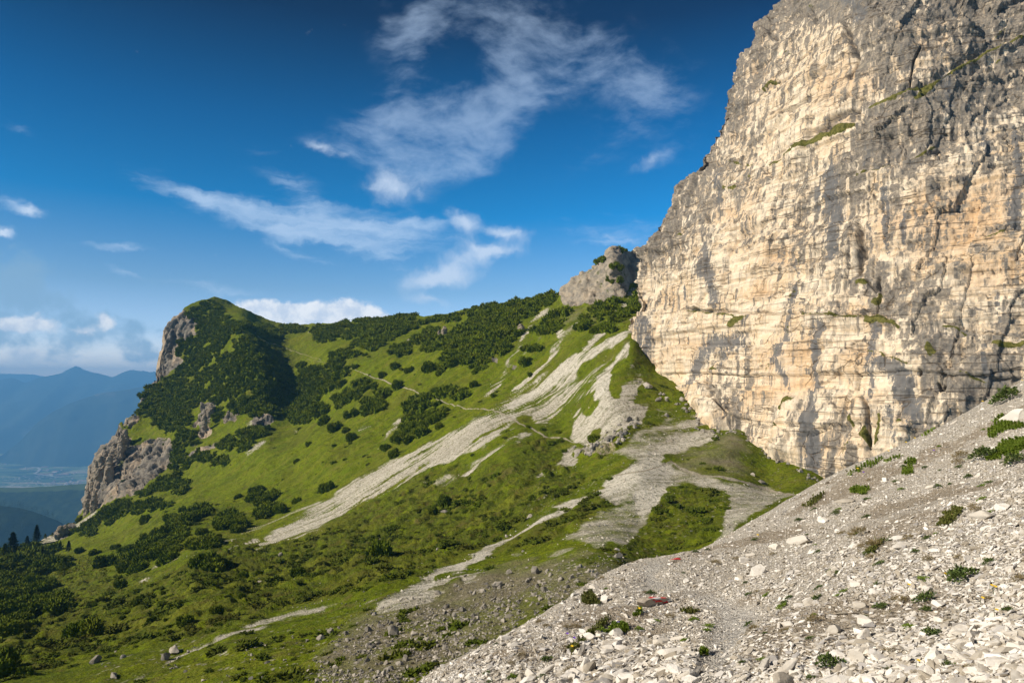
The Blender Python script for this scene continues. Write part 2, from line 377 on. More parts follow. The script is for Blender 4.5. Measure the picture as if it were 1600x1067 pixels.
def cliff_material():
    m, T, b = newmat('limestone_wall')
    g = T.new('ShaderNodeNewGeometry'); P = g.outputs['Position']
    gm = T.attr('grey'); oc = T.attr('ochre'); gs = T.attr('moss'); ck = T.attr('crack'); stn = T.attr('stain')
    vert = T.noise(T.mapping(P, scale=(1, 1, .055)), .5, 7, .6)
    vlong = T.noise(T.mapping(P, scale=(1, 1, .03)), .75, 5, .6)
    vert2 = T.noise(T.mapping(P, scale=(1, 1, .07)), 1.3, 6, .68)
    fine = T.noise(P, 1.3, 6, .7)
    mid = T.noise(P, .16, 6, .62)
    bed = T.noise(T.mapping(P, rot=(.10, .05, 0), scale=(.07, .07, 1)), .85, 6, .62)
    cream = T.mix(T.sm(mid, .38, .66), (.71, .605, .455), (.64, .48, .305))
    cream = T.mix(T.sm(fine, .52, .70), cream, (.79, .70, .56))
    cream = T.mix(T.m('MULTIPLY', T.sm(bed, .52, .64), .7), cream, (.46, .345, .215))
    cream = T.mix(T.m('MULTIPLY', T.sm(vert2, .52, .68), .6), cream, (.44, .34, .225))
    cream = T.mix(T.m('MULTIPLY', oc, .8), cream, (.57, .34, .155))
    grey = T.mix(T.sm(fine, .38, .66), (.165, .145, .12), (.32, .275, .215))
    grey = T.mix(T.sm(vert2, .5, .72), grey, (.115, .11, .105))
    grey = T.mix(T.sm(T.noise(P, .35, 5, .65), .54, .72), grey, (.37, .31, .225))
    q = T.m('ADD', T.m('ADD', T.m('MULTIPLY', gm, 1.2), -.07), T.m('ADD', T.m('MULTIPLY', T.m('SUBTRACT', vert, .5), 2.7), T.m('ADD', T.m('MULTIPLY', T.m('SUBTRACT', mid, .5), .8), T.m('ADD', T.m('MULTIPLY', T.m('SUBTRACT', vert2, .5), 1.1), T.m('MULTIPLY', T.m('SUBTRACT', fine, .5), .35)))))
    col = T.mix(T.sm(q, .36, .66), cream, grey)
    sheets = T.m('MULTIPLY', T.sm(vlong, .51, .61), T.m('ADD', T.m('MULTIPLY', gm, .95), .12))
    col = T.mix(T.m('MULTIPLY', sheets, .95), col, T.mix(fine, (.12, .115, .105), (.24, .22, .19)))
    q2 = T.m('ADD', T.m('ADD', stn, T.m('MULTIPLY', T.m('SUBTRACT', fine, .5), .7)), T.m('MULTIPLY', T.m('SUBTRACT', vert2, .5), 1.8))
    col = T.mix(T.m('MULTIPLY', T.sm(q2, .38, .62), .92), col, T.mix(vert2, (.085, .088, .095), (.19, .185, .175)))
    # thin joints and bedding cracks
    wv = T.v('ADD', P, T.v('SCALE', T.v('SUBTRACT', T.noise(P, .3, 4, .6, color=True), (.5, .5, .5)), 3.0))
    jt = T.vor(T.mapping(wv, scale=(.5, .5, .9)), .22, 'DISTANCE_TO_EDGE')
    bd = T.m('ABSOLUTE', T.m('SUBTRACT', T.noise(T.mapping(P, rot=(.10, .05, 0), scale=(.05, .05, 1)), .42, 4, .5), .5))
    jm = T.m('MULTIPLY', T.sm(jt, .028, .0), T.sm(mid, .45, .6))
    bm_ = T.m('MULTIPLY', T.sm(bd, .014, .0), T.sm(T.noise(P, .07, 3, .6), .40, .52))
    lines = T.m('MAXIMUM', jm, bm_)
    col = T.mix(T.m('MULTIPLY', lines, .8), col, (.12, .09, .06))
    col = T.mix(T.m('MULTIPLY', ck, .6), col, (.11, .10, .09))
    tuft = T.m('ADD', gs, T.m('MULTIPLY', T.m('SUBTRACT', T.noise(P, .4, 6, .75), .5), 2.6))
    col = T.mix(T.m('MULTIPLY', T.sm(tuft, .55, .66), T.sm(gs, .08, .25)), col, T.mix(T.sm(fine, .35, .65), (.060, .066, .014), (.17, .155, .045)))
    T.link(col, b.inputs['Base Color'])
    h = T.m('ADD', T.m('MULTIPLY', fine, .55), T.m('ADD', T.m('MULTIPLY', bed, .35), T.m('MULTIPLY', lines, -.5)))
    h = T.m('ADD', h, T.m('MULTIPLY', T.noise(P, 4.0, 4, .7), .2))
    bump(T, b, h, .75, .7)
    return m

def near_material():
    m, T, b = newmat('limestone_gravel')
    g = T.new('ShaderNodeNewGeometry'); P = g.outputs['Position']
    v1 = T.new('ShaderNodeTexVoronoi'); T.link(P, v1.inputs[0]); v1.inputs['Scale'].default_value = 26
    v2 = T.new('ShaderNodeTexVoronoi'); T.link(T.v('ADD', P, T.v('SCALE', T.noise(P, 20, 2, .5, color=True), .02)), v2.inputs[0]); v2.inputs['Scale'].default_value = 75
    s1 = T.new('ShaderNodeSeparateColor'); T.link(v1.outputs[1], s1.inputs[0]); s2 = T.new('ShaderNodeSeparateColor'); T.link(v2.outputs[1], s2.inputs[0])
    stone = T.mix(s2.outputs[0], (.40, .355, .285), (.68, .63, .54))
    stone = T.mix(T.sm(v2.outputs[0], .5, .8), stone, (.24, .20, .15))
    big = T.mix(s1.outputs[1], (.46, .415, .345), (.72, .68, .60))
    stone = T.mix(T.m('MULTIPLY', T.m('GREATER_THAN', s1.outputs[0], .55), T.sm(v1.outputs[0], .5, .4)), stone, big)
    soil = T.mix(T.noise(P, 60, 4, .7), (.20, .155, .105), (.36, .30, .22))
    soil = T.mix(T.sm(s2.outputs[1], .80, .9), soil, (.46, .42, .35))
    dm = T.m('ADD', T.attr('soil'), T.m('MULTIPLY', T.m('SUBTRACT', T.noise(P, 1.7, 5, .65), .5), 1.3))
    col = T.mix(T.m('MULTIPLY', T.sm(dm, .35, .7), .85), stone, soil)
    dust = T.mix(T.noise(P, 90, 3, .7), (.27, .25, .22), (.44, .415, .375))
    col = T.mix(T.m('MULTIPLY', T.attr('path'), .8), col, T.mix(T.sm(s2.outputs[0], .6, .8), dust, (.52, .50, .45)))
    T.link(col, b.inputs['Base Color'])
    h = T.m('ADD', T.m('MULTIPLY', T.sm(v2.outputs[0], .7, .1), .010), T.m('MULTIPLY', T.sm(v1.outputs[0], .6, .1), T.m('MULTIPLY', T.m('GREATER_THAN', s1.outputs[0], .55), .02)))
    bump(T, b, h, 1.0, 1.0)
    return m
M_SLOPE, M_CLIFF, M_NEAR = slope_material(), cliff_material(), near_material()

# ================================================================ THE FAR SLOPE
BP = [ # surveyed points: pixel of the photo, forward distance in metres
 (-250,1067,95),(0,1067,75),(200,1067,65),(400,1067,52),(600,1067,42),(-250,1000,160),(0,1000,112),(300,1000,82),(600,1000,60),(760,1000,50),(870,960,52),
 (-250,930,260),(0,940,190),(0,895,265),(150,900,215),(300,900,135),(600,900,100),(850,900,76),(950,890,70),(20,866,340),(60,850,400),(100,828,430),
 (130,796,450),(200,850,300),(400,850,200),(600,850,150),(800,850,115),(1000,850,97),(1130,835,92),(1200,800,104),
 (200,800,370),(400,800,260),(600,800,190),(800,800,140),(1000,800,118),(1200,766,140),(1290,748,150),(1060,712,164),(1150,720,156),
 (135,770,462),(150,715,478),(190,668,495),(240,700,462),(200,740,450),(160,780,440),(280,680,450),(230,610,560),(246,585,590),(250,560,600),(256,525,606),(285,490,612),(300,520,600),(295,560,585),(335,467,640),(365,478,650),(400,493,645),(425,504,640),(330,510,590),
 (400,540,500),(380,500,560),(330,600,510),(260,620,540),(430,600,462),(412,560,480),(450,560,522),(462,620,468),(455,660,422),(500,600,440),(340,660,452),(400,660,418),(320,650,470),(300,740,400),(400,700,368),(350,700,405),
 (480,508,610),(480,545,520),(520,540,490),(550,503,570),(600,498,540),(650,495,510),(700,490,480),(740,482,460),(800,473,425),(850,464,400),(872,458,390),
 (600,550,425),(600,600,372),(500,700,308),(500,760,262),(600,700,270),(700,550,362),(700,600,318),(700,650,270),(800,530,330),(800,600,277),(800,700,190),(850,560,284),(890,690,198),
 (900,520,287),(900,600,236),(950,560,237),(950,620,203),(985,525,241),(1000,580,223),(1085,626,207),(1110,668,188),(1150,670,185),(1220,712,165),(1000,640,195),(1050,650,194),(1000,700,165),(1000,740,140),
 (885,442,375),(895,470,350),(925,414,372),(930,455,345),(960,396,365),(952,440,342),(966,430,338),(968,408,350),(984,404,400),(985,392,410),(1000,389,412),(994,425,378),(985,448,352),(972,462,326),(975,480,315),(1000,470,320),
 (940,475,325),(880,470,362),
 (1100,560,290),(1200,620,262),(1300,660,240),(1100,450,390),(1100,400,410),(1200,380,400),(1350,600,320),(1350,720,220),(1350,800,150),
 (1200,860,88),(1350,900,84),(1000,930,66),(1000,1000,50),(1200,1000,58),(1350,1067,46),(1000,1100,36),(700,1100,36),(400,1150,40),(0,1200,50),(-250,1250,55),(0,1400,34),(700,1300,22),(1350,1300,24),(350,1400,26)]
BP = np.array(BP, float)
tpsB = TPS(BP[:, :2]/400, np.log(BP[:, 2]), 3e-4)
SKY = np.array([(-300,905),(-120,876),(-40,868),(0,866),(20,864),(40,857),(60,848),(84,832),(104,824),(122,812),(127,800),(130,788),(136,780),(136,765),(140,757),(138,742),(137,733),(145,722),(150,710),(156,704),(162,697),(168,694),(175,690),(186,680),(186,664),(190,660),(194,672),(200,655),(212,648),(218,640),(222,622),(232,604),(240,598),(246,590),(246,578),(250,568),(251,550),(254,535),(257,518),(262,510),(272,498),(284,489),(290,481),(300,475),(315,469),(327,465),(335,464),(345,468),(360,474),(375,481),(392,488),(410,497),(430,505),(450,508),(480,508),(500,508),(525,507),(550,503),(580,499),(610,496),(640,494),(665,494),(690,490),(720,485),(745,480),(775,476),(800,472),(825,468),(850,463),(864,460),(876,457),(882,453),(889,447),(897,437),(906,431),(916,426),(925,420),(932,415),(940,410),(948,404),(953,397),(960,392),(966,389),(974,390),(980,395),(990,390),(1000,388),(1015,386),(1100,378),(1350,360)], float)
c0, c1_ = -280, 1340
PXc = np.linspace(c0, c1_, 1180)
Sx = np.interp(PXc, SKY[:, 0], SKY[:, 1])
nv, nb, nk = 560, 70, 40
tv = np.r_[np.linspace(1460, 1085, nb)]               # rows below the frame are absolute pixels
rows = []
for t in tv: rows.append(np.full_like(PXc, t))
kk = np.exp(-.5*(np.arange(-90, 91)/36.)**2); kk /= kk.sum(); Ssm = np.convolve(np.pad(Sx, 90, mode='edge'), kk, 'valid')
Ssm = np.maximum(Ssm, Sx-90)
for t in np.linspace(0, 1, nv): rows.append(1082+(Ssm-1082)*t+(Sx-Ssm)*t**9)
PYg = np.array(rows); PXg = np.broadcast_to(PXc, PYg.shape).copy()
lnY = tpsB(np.stack([PXg, PYg], -1)/400)
Yb = np.exp(lnY)
# the back of the ridge, out of sight
back = []
Ys, ys = Yb[-1], PYg[-1]
Ps = unproj(PXc, ys, Ys)
for k in range(1, nk+1):
    d = (k/nk)**1.6*180; bp = Ps.copy(); bp[:, 1] += d; bp[:, 0] += d*np.clip(PXc/1067-.75, -.9, .3); bp[:, 2] -= d*.12+d*d*.006; back.append(bp)
PB = np.concatenate([unproj(PXg, PYg, Yb), np.array(back)], 0)
PXa = np.concatenate([PXg, np.repeat(PXc[None], nk, 0)], 0); PYa = np.concatenate([PYg, np.repeat(ys[None], nk, 0)], 0)
log('far slope base', PB.shape)

# ---- covers
cv_scree, cv_rock, cv_heath, cv_dirt, cv_path, cv_sparse, cv_moss = (canvas() for _ in range(7))
S = lambda pts, v=1: poly(cv_scree, pts, v)
S(k2([(1600,485),(1420,590),(1190,750),(1000,870),(850,950),(600,1066),(870,1066),(1150,945),(1310,812),(1450,720),(1600,600)]))
S([(588,733),(545,757),(500,790),(450,822),(400,848),(340,868),(290,885),(240,905),(175,918),(240,900),(270,893),(330,868),(400,840),(440,850),(470,838),(520,815),(560,790),(620,765),(672,733)])
S(k3([(582,415),(480,475),(350,545),(180,660),(0,800),(0,880),(30,862),(200,700),(330,600),(450,520),(582,450)]))
S(k3([(585,470),(560,520),(430,660),(300,735),(190,790),(90,870),(140,935),(300,850),(312,900),(300,1000),(400,1035),(560,930),(640,900),(700,800),(612,808),(640,720),(662,660),(600,600),(580,560)]))
S(k3([(580,455),(500,540),(415,620),(330,675),(180,770),(60,860),(90,870),(230,780),(430,660),(560,510)]), .55)
for pts in (k3([(490,600),(560,560),(590,570),(585,640),(560,720),(540,790),(500,780),(475,730)]), k3([(330,780),(440,740),(430,800),(390,880),(340,850)]), k3([(390,940),(450,930),(440,990),(380,1000)])):
    poly(cv_scree, pts, .15)
S(k3([(700,800),(780,830),(900,850),(1020,930),(1000,970),(850,1066),(480,1066),(560,1000),(640,930),(760,880)]), .62)
S(k3([(920,860),(1030,935),(960,985),(760,1066),(560,1066),(760,980),(860,920)]))
S([(1110,668),(1060,705),(1010,730),(1000,765),(960,790),(930,772),(985,722),(1040,690)])
S(k7([(1600,-60),(1600,60),(1540,70),(1400,105),(1300,150),(1200,215),(1060,290),(980,330),(930,365),(820,430),(680,500),(560,525),(450,590),(330,650),(240,705),(300,660),(440,580),(540,508),(650,466),(820,396),(930,335),(1040,275),(1200,180),(1390,90),(1500,20)]))
S(k7([(820,490),(780,560),(700,575),(690,540),(620,560),(560,600),(660,600),(540,640),(400,690),(250,715),(330,650),(470,580),(680,510)]), .8)
S(k8([(-80,90),(0,40),(130,60),(150,90),(330,130),(500,165),(640,200),(560,250),(380,340),(320,410),(250,430),(330,340),(375,230),(340,180),(180,145),(110,165),(60,260),(0,330),(-60,420),(-160,380),(-60,200)]), .78)
S(k7([(1290,350),(1180,360),(1290,260),(1370,215),(1500,190),(1600,30),(1600,230),(1540,330),(1500,340),(1400,400),(1350,405)]), .7)
S(k7([(1300,370),(1180,440),(1090,430),(1200,380)]), .55); S(k7([(830,440),(1000,400),(1020,420),(890,445)]), .6)
S(k3([(140,900),(110,930),(20,1015),(0,1040),(20,1000),(90,930)])); S(k3([(0,930),(80,925),(60,950),(0,985)]))
S(k2([(1420,865),(1380,900),(1300,955),(1320,930)])); S(k2([(1350,860),(1240,930),(1100,1000),(1000,1066),(1060,1066),(1200,985),(1330,900)]), .8)
S(k2([(1600,950),(1540,1000),(1500,1066),(1600,1066)]), .9)
S(k3([(620,130),(560,290),(500,380),(420,440),(330,540),(380,530),(450,450),(530,380),(590,300),(650,230),(650,130)]), .85)
# narrow runnels of stones coming down from the ridge
for pts, wd in ((k2([(1480,240),(1400,300),(1330,410),(1270,500),(1240,590),(1180,660),(1130,700)]), [4,5,5,4,5,8,5]), (k2([(1420,400),(1330,500)]), 3), (k2([(1590,350),(1500,440),(1440,540),(1330,640),(1260,680)]), [5,5,4,7,4]),
    (k2([(1530,370),(1500,400)]), 6), (k3([(350,370),(260,470),(200,560),(150,610),(0,720)]), [3,5,4,8,4]), (k3([(230,330),(130,370),(60,460),(0,560)]), [5,4,4,3]), (k3([(230,410),(230,460)]), 5),
    (k2([(720,820),(660,880),(600,960)]), [8,5,2]), (k2([(570,855),(520,885)]), 6), (k2([(610,845),(580,875)]), 4), (k1([(1480,870),(1460,885)]), 4), (k2([(205,865),(180,885)]), 3),
    (k1([(1320,930),(1240,995)]), 7), (k1([(1330,780),(1260,860)]), 22), (k7([(470,120),(600,60),(740,0)]), [2,5,3]), (k7([(1180,0),(1100,60),(1080,100)]), [3,6,3]),
    (k9([(95,1030),(180,985),(300,920)]), [3,9,12]), (k9([(200,1010),(300,955)]), [6,8]), (k9([(380,915),(440,870),(500,820)]), [7,6,5]), (k9([(250,915),(310,880)]), 4),
    (k2([(0,395),(60,440),(130,470),(190,485)]), [2,3,2,1]), (k2([(270,375),(290,400)]), 6), (k7([(0,700),(170,665),(340,645)]), [3,4,4]), (k6([(700,1060),(900,930),(1060,860),(1200,790),(1330,740),(1480,700),(1600,660)]), [3,4,4,6,5,8,6]),
    (k6([(1200,440),(1350,370),(1600,300)]), [3,9,12]), (k6([(1060,830),(1300,780),(1400,740),(1600,710)]), [4,5,7,6]), (k6([(1090,940),(1150,900)]), 5), (k6([(560,545),(900,450),(1100,375),(1300,300),(1600,170)]), [2,4,4,4,5]), (k6([(620,1066),(800,1000)]), 4),
    (k2([(760,420),(790,405)]), 6), (k2([(850,480),(880,465)]), 3), (k2([(770,540),(785,525)]), 2.5), (k1([(820,760),(870,745)]), 5)):
    stroke(cv_scree, pts, wd)
# rock faces
RK = lambda pts, v=1: poly(cv_rock, pts, v)
RK(k1([(905,270),(960,290),(990,315),(985,345),(960,365),(995,385),(905,430),(885,470),(890,500),(920,520),(905,545),(870,575),(790,610),(780,560),(800,420),(830,340)]))
RK(k1([(785,600),(790,650),(740,690),(700,740),(690,720),(720,650),(750,610)]))
RK(k9([(600,360),(660,420),(690,440),(680,480),(640,520),(700,480),(760,450),(880,440),(900,480),(920,510),(900,570),(830,640),(780,670),(700,740),(610,760),(530,800),(490,820),(410,810),(430,700),(470,660),(440,600),(500,520)]))
RK(k9([(650,330),(720,330),(740,350),(680,400),(640,380)]), .8)
RK(k9([(300,910),(390,890),(380,930),(320,975),(295,965)])); RK(k9([(395,860),(450,790),(430,830)]), .7)
RK(k1([(1010,740),(1060,720),(1090,730),(1060,780),(1050,850),(1070,880),(1040,910),(990,910),(1000,850),(960,860),(1000,800)]))
RK(k1([(1160,770),(1200,780),(1180,830),(1120,840),(1110,810)])); RK(k1([(1270,800),(1340,780),(1380,820),(1330,850),(1250,850)]), .75)
RK(k1([(1000,960),(1100,920),(1090,950),(1030,980),(960,1010),(940,990)]), .75); RK(k1([(940,950),(1000,930),(990,960)]), .6)
RK(k10([(120,640),(260,380),(330,360),(470,280),(600,240),(650,165),(750,150),(830,180),(1040,120),(1180,60),(1180,400),(1020,430),(900,380),(960,430),(880,520),(840,640),(780,700),(680,680),(560,740),(480,780),(400,750),(210,770),(140,740)]))
RK([(700+x, 0) for x in (0, 1)]+[(700, 1)])
RK(k2([(1170,490),(1210,500),(1215,530),(1170,505)])); RK(k2([(1265,545),(1300,540),(1290,565),(1265,560)]), .8); RK(k2([(970,315),(1010,310),(1000,330)]), .8)
RK(k3([(560,960),(640,880),(620,860),(500,990),(420,1010),(380,1040),(330,1050),(340,1066),(480,1066)]), .5)
# heath of low shrubs on the middle of the slope; bare soil; thin stony turf
HT = lambda pts, v=1: poly(cv_heath, pts, v)
HT(k7([(-100,350),(150,200),(400,80),(600,0),(1180,-60),(1330,60),(1100,200),(900,330),(640,460),(450,530),(250,600),(0,640),(-200,700)]))
HT(k6([(0,820),(500,560),(900,480),(1100,380),(1600,330),(1600,640),(1300,740),(1000,830),(700,880),(300,970),(0,1066)]), .9)
HT(k7([(860,440),(1080,290),(1300,160),(1520,90),(1490,170),(1300,260),(1150,360),(900,430)]), .9)
HT(k2([(1600,600),(1600,690),(1480,790),(1380,840),(1310,812),(1450,720)]), .5)
HT(k3([(150,940),(290,990),(250,1066),(20,1066)]), .8); HT([(960,878),(1010,800),(1050,760),(1110,757),(1135,775),(1125,820),(1080,865)], .75)
HT(k6([(0,450),(400,430),(600,540),(400,640),(0,820)]), 1); HT(k6([(600,250),(1300,150),(1200,300),(700,500)]), .35)
HT(k2([(0,400),(250,480),(200,560),(150,720),(0,760)]), .9); HT(k1([(1200,330),(1560,360),(1500,480),(1300,430)]), .5)
poly(cv_dirt, k7([(0,1066),(0,900),(150,800),(240,715),(600,610),(800,520),(1100,470),(1300,440),(1590,480),(1300,640),(1000,760),(850,880),(700,950),(350,1090)]), .75)
poly(cv_dirt, k3([(880,1066),(1130,900),(1160,1066)]), .45); poly(cv_dirt, k10([(200,780),(600,740),(460,900),(250,1067),(60,1067),(160,860)]), .25)
poly(cv_dirt, k8([(150,60),(330,0),(430,0),(420,100),(300,120),(170,100)]), .6)
poly(cv_sparse, k7([(-300,1200),(-300,900),(0,760),(600,600),(1100,450),(1600,430),(1600,900),(0,1300)]), 1)
poly(cv_sparse, k7([(1000,200),(1200,60),(1500,-100),(1600,0),(1390,80),(1100,240)]), .7); poly(cv_sparse, k3([(600,800),(950,850),(1130,900),(1300,1066),(500,1066)]), .8)
poly(cv_sparse, k8([(430,0),(780,130),(640,210),(0,460),(-100,300),(100,60)]), .45); poly(cv_sparse, k6([(300,1066),(600,930),(1300,760),(1600,720),(1600,1066)]), .8)
poly(cv_sparse, k10([(100,650),(700,780),(900,700),(1000,1067),(0,1067),(0,800)]), .5)
stroke(cv_path, k1([(1270,385),(1290,405),(1330,430),(1400,455),(1480,480),(1600,515)]), 1.1)
stroke(cv_path, [(478,560),(520,568),(562,582),(592,592),(625,605),(668,620),(710,632),(748,638),(770,640),(790,650),(825,668),(850,682),(880,690),(920,698)], [1,1,1.2,1.8,1.8,1.5,1.5,1.5,1.7,2.2,2,1.8,1.7,1.4])
stroke(cv_path, k8([(130,60),(170,90),(250,115),(330,128),(420,148),(500,168),(570,185),(640,203)]), [3,3.4,3.2,3.4,3.8,4,4,4.4])
stroke(cv_path, [(1050,722),(1010,735),(960,742)], 2)
poly(cv_moss, k9([(640,330),(900,330),(900,480),(700,480),(640,540),(590,570),(580,700),(400,820),(450,850),(480,780),(640,780),(640,500)]), .9)
poly(cv_moss, k10([(280,360),(600,240),(900,400),(700,700),(560,740),(500,500),(300,520)]), 1.0); poly(cv_moss, k1([(1000,740),(1340,780),(1330,850),(950,1000)]), .6)

cv_pale = canvas()
for pts in ([(1112,668),(1060,702),(1012,730),(1000,758),(965,783),(935,770),(985,725),(1040,694)], k7([(1600,-60),(1600,50),(1540,70),(1400,105),(1300,150),(1200,215),(1060,290),(980,330),(930,365),(820,430),(680,500),(590,515),(540,508),(650,466),(820,396),(930,335),(1040,275),(1200,180),(1390,90),(1500,20)]), k7([(560,520),(540,600),(330,655),(250,705),(300,660),(440,580)]), k8([(-60,100),(0,45),(130,65),(150,95),(110,165),(60,250),(0,300),(-30,250),(-20,150)]), k3([(585,480),(500,600),(480,760),(400,800),(420,700),(500,560)])): poly(cv_pale, pts, 1)
for pts, wd in ((k3([(582,435),(480,500),(350,580),(180,690),(0,820)]), [8,9,11,12,13]), (k2([(1310,810),(1150,945),(870,1066)]), [4,5,6])): stroke(cv_pale, pts, wd, .85)
Pn = PB
wob = np.stack([fbm(Pn, 9, 4, .6, 5), fbm(Pn, 9, 4, .6, 6)], -1)          # ragged edges: metres turned to pixels
pxm = np.clip(1067/np.maximum(Pn[..., 1], 30), 1, 12)
qx = PXa+wob[..., 0]*np.clip(pxm*2.2, 2.5, 16); qy = PYa+wob[..., 1]*np.clip(pxm*1.4, 2, 10)
# fall-line coordinates
fa = -Pn[..., 0]*.87-Pn[..., 1]*.48; fb = -Pn[..., 0]*.48+Pn[..., 1]*.87
PF = np.stack([fa, fb, Pn[..., 2]*.3], -1)
streak = fbm(PF, (34, 1.15, 60), 4, .65, 31)*.6+.5
stre2 = fbm(PF, (20, 5.0, 60), 4, .6, 37)
at = {}
at['scree'] = np.clip(samp(blur(cv_scree, 2.6), qx, qy)*1.12, 0, 1)
at['scree'] = np.clip(at['scree']*(.70+(stre2*1.3+(streak-.5)*2.2)*np.clip(at['scree'], .0, 1)*(1-.95*sstep(PXa, 820, 900)*sstep(PYa, 640, 700))+fbm(PB, 3.5, 4, .6, 39)*.35), 0, 1)
pale = samp(blur(cv_pale, 2.2), qx, qy); at['scree'] = np.clip(np.maximum(at['scree'], pale*1.15*(.85+fbm(PB, 3.5, 4, .6, 38)*.5)), 0, 1)
at['scree'] *= 1-.30*sstep(PXa, 700, 560)*sstep(PXa, 250, 380)*(.5+stre2*1.5)
at['rock'] = samp(blur(cv_rock, 1.0), qx, qy)
at['heath'] = samp(blur(cv_heath, 5), qx, qy); at['dirt'] = np.clip(samp(blur(cv_dirt, 8), qx, qy)+fbm(Pn, (7, 7, 7), 4, .6, 71)*.9*(samp(blur(cv_dirt, 8), qx, qy) > .05), 0, 1)
at['st2'] = fbm(PF, (22, 3.4, 60), 5, .62, 33)*.9+.5
at['path'] = samp(blur(cv_path, .6), PXa+wob[..., 0]*1.2, PYa+wob[..., 1]*.8)
at['pale'] = np.maximum(pale, at['rock']*sstep(PXa, 850, 885)); at['sparse'] = samp(blur(cv_sparse, 8), qx, qy); at['mossy'] = samp(blur(cv_moss, 3), qx, qy); at['streak'] = streak
log('covers')
# ---- relief
nB = normals(PB)
rk = at['rock']
d = np.zeros(PB.shape[:2])
d += fbm(PB, 46, 3, .5, 11)*2.6*np.clip(PB[..., 1]/300, .15, 1)
d += fbm(PF, (26, 7, 30), 3, .5, 12)*.9*(1-rk)*(1-.75*at['scree'])*np.clip(PB[..., 1]/200, .3, 1)
hb = fbm(PB, 3.0, 4, .55, 13)
lump = np.clip(fbm(PB, 2.1, 3, .5, 15)*1.6, -.3, 1)
d += at['heath']*(lump*.75+hb*.35)*(1-at['scree'])*np.clip(PB[..., 1]/120, .45, 1)
d += hb*.36*(1-at['scree']*.7)+fbm(PB, (9, 9, 5), 4, .6, 19)*.9*(1-rk)*(1-at['scree']*.9)*np.clip(PB[..., 1]/200, .3, 1.5)
d += at['scree']*((streak-.5)*.22-.12)
f1, fe, rid = worley(PB+wob[..., [0, 1, 0]]*2.0, (7, 7, 16), 21)
f1b, feb, ridb = worley(PB+wob[..., [1, 0, 1]]*1.2, (2.6, 2.6, 4.5), 22)
rg = fbm(PB, (15, 15, 28), 5, .55, 23, ridged=True)
d += rk*(1.0-.3*sstep(PXa, 840, 880))*(-1.1+sstep(PXa, 840, 880)*(fbm(PB, 6, 4, .6, 27, ridged=True)*1.6+.2)+(rid-.5)*3.8+(ridb-.5)*1.8+rg*2.8+np.clip(fe*2, 0, .5)*1.5-.5+fbm(PB,1.3,3,.6,29)*.6)
edge = np.ones(PB.shape[0]); edge[:6] = 0
PB2 = PB+nB*(d*edge[:, None])[..., None]*np.array([1, 1, 1.0])
me = mesh_np('mountain_slope', PB2.reshape(-1, 3), grid_faces(*PB2.shape[:2])[:, ::-1], M_SLOPE, {k: np.broadcast_to(v, PB.shape[:2]) for k, v in at.items()})
slope = obj('mountain_slope', me); tag(slope, 'green mountain slope rising to a ridge, striped with pale scree', 'slope', kind='structure')
log('far slope mesh')
# lookup of a photo pixel on the relief, for planting
lpx, lpy = proj(PB2[:nb+nv])
def on_slope(px, py):
    """nearest surface point (and its up direction) seen at a pixel of the photo"""
    j = int(round((px-c0)/(c1_-c0)*(len(PXc)-1))); j = min(max(j, 2), len(PXc)-3)
    col = lpy[:, j]; i = int(np.argmin(np.abs(col-py)))
    return PB2[i, j], nB[i, j], i, j

# ================================================================ THE ROCK WALL
LE = np.array([(-320,1395),(-150,1310),(-60,1262),(0,1232),(19,1210),(26,1206),(32,1191),(56,1184),(75,1186),(90,1165),(120,1150),(146,1144),(176,1131),(202,1131),(221,1120),(251,1099),(266,1094),(289,1071),(322,1064),(345,1045),(356,1030),(375,1022),(392,1003),(405,1003),(420,1003),(458,1002),(483,998),(496,988),(514,984),(542,983),(565,988),(620,990),(960,1000)], float)
CP = [(985,560,260),(983,500,262),(1003,440,266),(1003,392,270),(1064,322,275),(1131,190,282),(1190,50,288),(1232,0,290),(1400,-320,300),(1000,640,258),(1000,900,250),
 (1085,626,224),(1100,560,224),(1085,450,232),(1150,300,240),(1110,668,203),(1150,670,199),(1150,600,206),(1220,712,180),(1220,600,190),(1290,748,167),(1290,600,178),(1400,800,155),(1600,850,140),(1950,900,124),(1290,900,165),(1600,950,138),
 (1200,450,200),(1400,480,163),(1600,450,148),(1950,450,132),(1300,200,205),(1500,200,180),(1700,200,166),(1950,200,158),(1300,0,235),(1450,-50,212),(1650,0,192),(1950,0,178),(1650,-320,215),(1950,-320,205),(1250,330,205)]
CP = np.array(CP, float); CP[:, 2] *= .93; CP[(CP[:, 0] > 1200) & (CP[:, 1] > 550), 2] *= .965; tpsC = TPS(CP[:, :2]/400, np.log(CP[:, 2]), 2e-4)
nr, nc, nw = 760, 640, 60
py_ = np.linspace(960, -300, nr)
Le = np.interp(py_, LE[:, 0], LE[:, 1])
u = np.linspace(0, 1, nc)
PXw = Le[:, None]+(1960-Le[:, None])*u[None]**1.08; PYw = np.repeat(py_[:, None], nc, 1)
Yw = np.exp(tpsC(np.stack([PXw, PYw], -1)/400))
